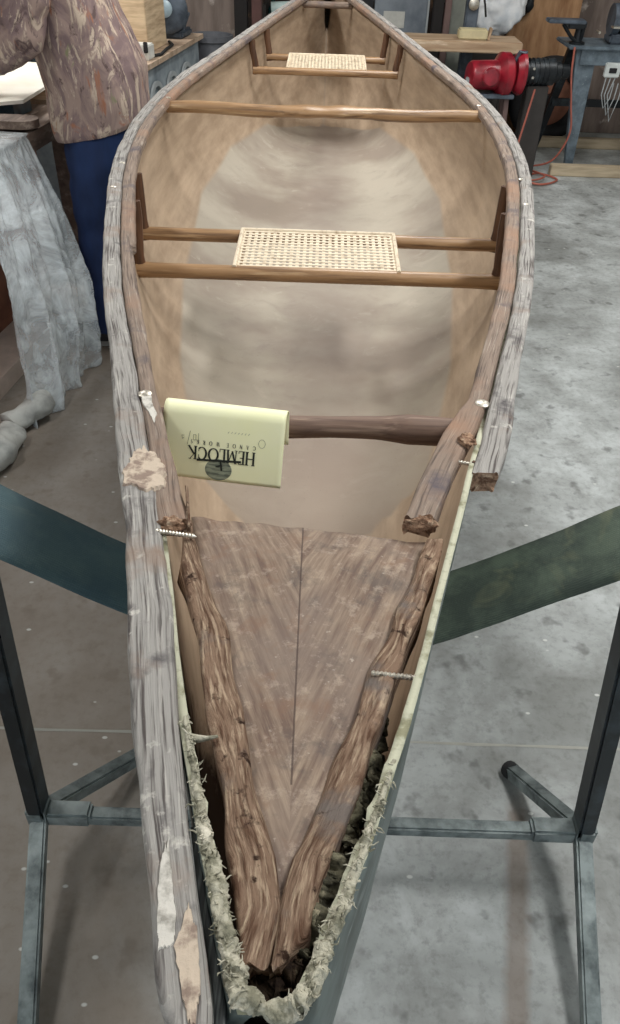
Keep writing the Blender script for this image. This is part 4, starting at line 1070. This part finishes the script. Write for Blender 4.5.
# orange extension cord
M_cord = plain('faded_orange_cord', s(176, 98, 82), .5)
P = []
ctrl = [(1.33, 5.55, .56), (1.30, 5.52, .40), (1.27, 5.5, .2), (1.28, 5.5, .03), (1.36, 5.62, .012), (1.50, 5.72, .012), (1.60, 5.58, .012), (1.46, 5.46, .012), (1.34, 5.55, .02), (1.30, 5.70, .025), (1.40, 5.80, .02), (1.52, 5.62, .025), (1.40, 5.50, .025), (1.28, 5.62, .02), (1.33, 5.78, .012), (1.46, 5.85, .02), (1.60, 5.80, .08), (1.68, 5.80, .25), (1.66, 5.84, .42), (1.63, 5.88, .60), (1.62, 5.90, .76)]
for i in range(len(ctrl) - 1):
    p0, p1, p2, p3 = [Vector(ctrl[max(0, min(len(ctrl) - 1, i + d))]) for d in (-1, 0, 1, 2)]
    for k in range(10):
        t = k / 10; P.append(.5 * ((2 * p1) + (p2 - p0) * t + (2 * p0 - 5 * p1 + 4 * p2 - p3) * t * t + (3 * p1 - p0 - 3 * p2 + p3) * t ** 3))
tag(MB().tube(P, .0065, 8).build('extension_cord', M_cord), 'faded orange extension cord looped on the floor and up to the grinder stand', 'cord')

# ================================================================== PERSON
M_skin = M('skin', [(s(196, 142, 118), 'Object', one, 18, .4, .65)], s(214, 164, 138), .55)
def camo():
    t = NT('brown_camouflage_cloth'); o = t.coord('Object', (1, 1, .6)); o2 = t.coord('Object', (1, 1, .35))
    n1 = t.noise(o, 9, 5, .6, 1.5); n2 = t.noise(o2, 15, 5, .65, 2.0); n3 = t.noise(o, 22, 6, .7, 1.0); n4 = t.noise(o2, 7, 4, .6, 2.5)
    c = t.mix(t.ramp(n1, .42, .58), s(124, 104, 104), s(162, 140, 130))
    c = t.mix(t.ramp(n2, .54, .60), c, s(196, 178, 160))
    c = t.mix(t.ramp(n3, .56, .64), c, s(94, 76, 74))
    c = t.mix(t.ramp(n4, .60, .66), c, s(158, 108, 84))
    c = t.mix(t.ramp(n4, .36, .30), c, s(132, 130, 100))
    t.color(c); t.rough(.85); t.bump(n1, .3, .01); return t.m
M_camo = camo()
M_jean = M('navy_denim', [(s(16, 34, 70), 'Object', (1, 1, .4), 9, .4, .65)], s(26, 50, 94), .8)
M_shoe = plain('dark_shoe_leather', s(44, 44, 50), .6); M_sole = plain('pale_shoe_sole', s(150, 150, 146), .7); M_hair = plain('grey_brown_hair', s(96, 84, 74), .8)
PX, PY = -.815, 3.13
r = thing('person', (PX, PY, 0), 'person in brown camouflage jacket and navy jeans standing at the left workbench', 'person')
def skinned(name, verts, edges, radii, mat, parent, sub=2, root=0):
    me = bpy.data.meshes.new(name); me.from_pydata(verts, edges, []); me.materials.append(mat)
    o = bpy.data.objects.new(name, me); COL.objects.link(o)
    sk = o.modifiers.new('skin', 'SKIN'); sk.use_smooth_shade = True
    if not me.skin_vertices: me.skin_vertices.new()
    for i, rr in enumerate(radii):
        me.skin_vertices[0].data[i].radius = rr if isinstance(rr, tuple) else (rr, rr); me.skin_vertices[0].data[i].use_root = (i == root)
    sb = o.modifiers.new('sub', 'SUBSURF'); sb.levels = sub; sb.render_levels = sub
    if parent: attach(o, parent)
    return o
# skeleton: person faces the bench (-x); its left side (-y) is towards the viewer
vs = []; es = []; rd = []
def jt(p, rr, link=None):
    vs.append((PX + p[0], PY + p[1], p[2])); rd.append(rr)
    if link is not None: es.append((link, len(vs) - 1))
    return len(vs) - 1
pel = jt((0, 0, .93), .12); wai = jt((0, 0, 1.08), .115, pel); che = jt((-.07, 0, 1.30), .12, wai); nk0 = jt((-.09, 0, 1.45), .07, che); nk = jt((-.11, 0, 1.52), .055, nk0)
hd = jt((-.13, 0, 1.60), .085, nk); hd2 = jt((-.14, 0, 1.70), .085, hd); chin = jt((-.195, 0, 1.575), .035, hd)
nose = jt((-.235, 0, 1.635), .014, hd)
for sd in (-1, 1):
    ear = jt((-.125, sd * .088, 1.64), .014, hd)
    hp = jt((.0, sd * .09, .88), .10, pel); kn = jt((-.01 + .03 * sd, sd * .10, .49), .062, hp); an = jt((.02 + .06 * sd, sd * .10, .09), .042, kn)
    hl = jt((-.06 + .06 * sd, sd * .105, .045), .036, an); to = jt((-.16 + .06 * sd, sd * .11, .035), .03, hl)
    sh = jt((-.09, sd * .18, 1.42), .065, che); el = jt((-.16, sd * .25, 1.14), .046, sh)
    wr = jt((-.38, sd * .22, 1.03), .030, el); pm = jt((-.44, sd * .21, 1.00), (.022, .036), wr)
    for q, (ln, dy) in enumerate(((.060, -.028), (.070, -.010), (.066, .009), (.052, .026))):
        f1 = jt((-.475, sd * .21 + dy, .985), .010, pm); f2 = jt((-.475 - ln * .5, sd * .21 + dy * 1.15, .965), .0088, f1); f3 = jt((-.475 - ln * .85, sd * .21 + dy * 1.2, .935), .0078, f2)
    t1 = jt((-.42, sd * .21 - sd * .042, .985), .012, pm); t2 = jt((-.45, sd * .21 - sd * .062, .965), .010, t1)
skinned('body', vs, es, rd, M_skin, r)
b = MB(); b.blob((PX - .125, PY, 1.685), (.112, .098, .098), .05, 3, 4, 2)
b.v = [v if v.x > PX - .205 or v.z > 1.72 else Vector((PX - .205, v.y, max(v.z, 1.70))) for v in b.v]
b.build('hair', M_hair, r, soft=True)
for sd in (-1, 1): MB().lathe((PX - .208, PY + sd * .034, 1.648), (-1, 0, 0), [(0, .012), (.008, .010), (.011, .004)], 12).build('eye', plain('eye_white', s(220, 216, 208), .3), r)
MB().tube([(PX - .226, PY - .024, 1.597), (PX - .232, PY, 1.595), (PX - .226, PY + .024, 1.597)], .0045, 8).build('mouth', plain('lip_skin', s(170, 100, 90), .5), r)
# jacket torso: loose rings, hem to collar
def jacket():
    rings = [(.785, .0, .162, .215), (.80, 0, .168, .22), (.86, -.002, .172, .225), (.95, -.004, .172, .225), (1.05, -.025, .166, .22), (1.15, -.048, .162, .225), (1.25, -.072, .156, .235), (1.34, -.085, .148, .235), (1.41, -.09, .122, .21), (1.45, -.09, .09, .14), (1.49, -.095, .075, .085), (1.52, -.10, .072, .078)]
    zz = np.linspace(0, len(rings) - 1, 90); n = 72; V = []; F = []
    for i, t in enumerate(zz):
        k = min(int(t), len(rings) - 2); f = t - k; a = rings[k]; b_ = rings[k + 1]; z, xo, rx, ry = [a[j] * (1 - f) + b_[j] * f for j in range(4)]
        for q in range(n):
            th = 2 * PI * q / n; c_, s__ = math.cos(th), math.sin(th)
            e = .85; x = math.copysign(abs(c_) ** e, c_) * rx; y = math.copysign(abs(s__) ** e, s__) * ry
            w = 1 + .05 * noise.noise(Vector((c_ * 2.2, s__ * 2.2, z * 4))) + .035 * noise.noise(Vector((c_ * 5, s__ * 5, z * 9))) + .02 * math.sin(z * 40 + th * 3) * max(0, (1.15 - z))
            V.append((PX + xo + x * w, PY + y * w, z + (.075 * (c_ * .5 + .5) if z < 1.0 else .075 * (c_ * .5 + .5) * max(0, (1.2 - z) / .2)) ))
    for i in range(len(zz) - 1):
        for q in range(n): F.append((i * n + q, i * n + (q + 1) % n, (i + 1) * n + (q + 1) % n, (i + 1) * n + q))
    b = MB(); b.add(V, F); o = b.build('jacket', M_camo, r, soft=True); md = o.modifiers.new('t', 'SOLIDIFY'); md.thickness = .006; md.offset = -1
    return o
jk = jacket()
for sd in (-1, 1):
    P = [Vector((PX - .085, PY + sd * .15, 1.40)), Vector((PX - .10, PY + sd * .205, 1.36)), Vector((PX - .13, PY + sd * .235, 1.26)), Vector((PX - .16, PY + sd * .255, 1.14)), Vector((PX - .25, PY + sd * .245, 1.085)), Vector((PX - .36, PY + sd * .225, 1.035))]
    q = []; rad = []
    for i in range(41):
        t = i / 40 * 5; k = min(int(t), 4); q.append(P[k].lerp(P[k + 1], t - k)); rad.append(np.interp(t, range(6), [.07, .085, .078, .075, .062, .048]))
    b = MB(); b.tube(q, rad, 28)
    for v in b.v: w = v.copy(); v += noise.noise_vector(w * 12) * .012 + noise.noise_vector(w * 34) * .005
    b.build('sleeve', M_camo, r, soft=True)
    P = [Vector((PX, PY + sd * .085, .95)), Vector((PX - .005, PY + sd * .095, .80)), Vector((PX - .01 + .03 * sd, PY + sd * .10, .49)), Vector((PX + .015 + .055 * sd, PY + sd * .10, .2)), Vector((PX + .015 + .06 * sd, PY + sd * .10, .07))]
    q = []; rad = []
    for i in range(61):
        t = i / 60 * 4; k = min(int(t), 3); q.append(P[k].lerp(P[k + 1], t - k)); rad.append(np.interp(t, range(5), [.13, .115, .088, .082, .085]))
    b = MB(); b.tube(q, rad, 32)
    for v in b.v: w = v.copy(); v += noise.noise_vector(Vector((w.x * 10, w.y * 10, w.z * 16))) * .010
    b.build('jeans_leg', M_jean, r, soft=True)
    c = Vector((PX - .055 + .06 * sd, PY + sd * .105, 0)); b = MB(); V = []; nn = 28
    for z, k, dx in ((.022, 1.0, 0), (.045, 1.0, 0), (.07, .88, .01), (.095, .62, .04), (.12, .45, .065)):
        for q_ in range(nn):
            a = 2 * PI * q_ / nn; x = math.cos(a) * .142 * k; V.append((c.x + x + dx, c.y + math.sin(a) * .05 * (1 + .12 * (-x / .14)) * (k * .5 + .5), z))
    b.add(V, [(i * nn + k, i * nn + (k + 1) % nn, (i + 1) * nn + (k + 1) % nn, (i + 1) * nn + k) for i in range(4) for k in range(nn)] + [tuple(4 * nn + k for k in range(nn)), tuple(range(nn))[::-1]])
    sho = b.build('shoe', M_shoe, r, soft=True)
    b = MB(); V = []
    for z in (.002, .022):
        for q_ in range(nn): a = 2 * PI * q_ / nn; V.append((c.x + math.cos(a) * .147, c.y + math.sin(a) * .054, z))
    b.add(V, [(k, (k + 1) % nn, nn + (k + 1) % nn, nn + k) for k in range(nn)] + [tuple(nn + k for k in range(nn)), tuple(range(nn))[::-1]])
    so = b.build('sole', M_sole, None); so.parent = sho; so.matrix_parent_inverse = Matrix.Identity(4)
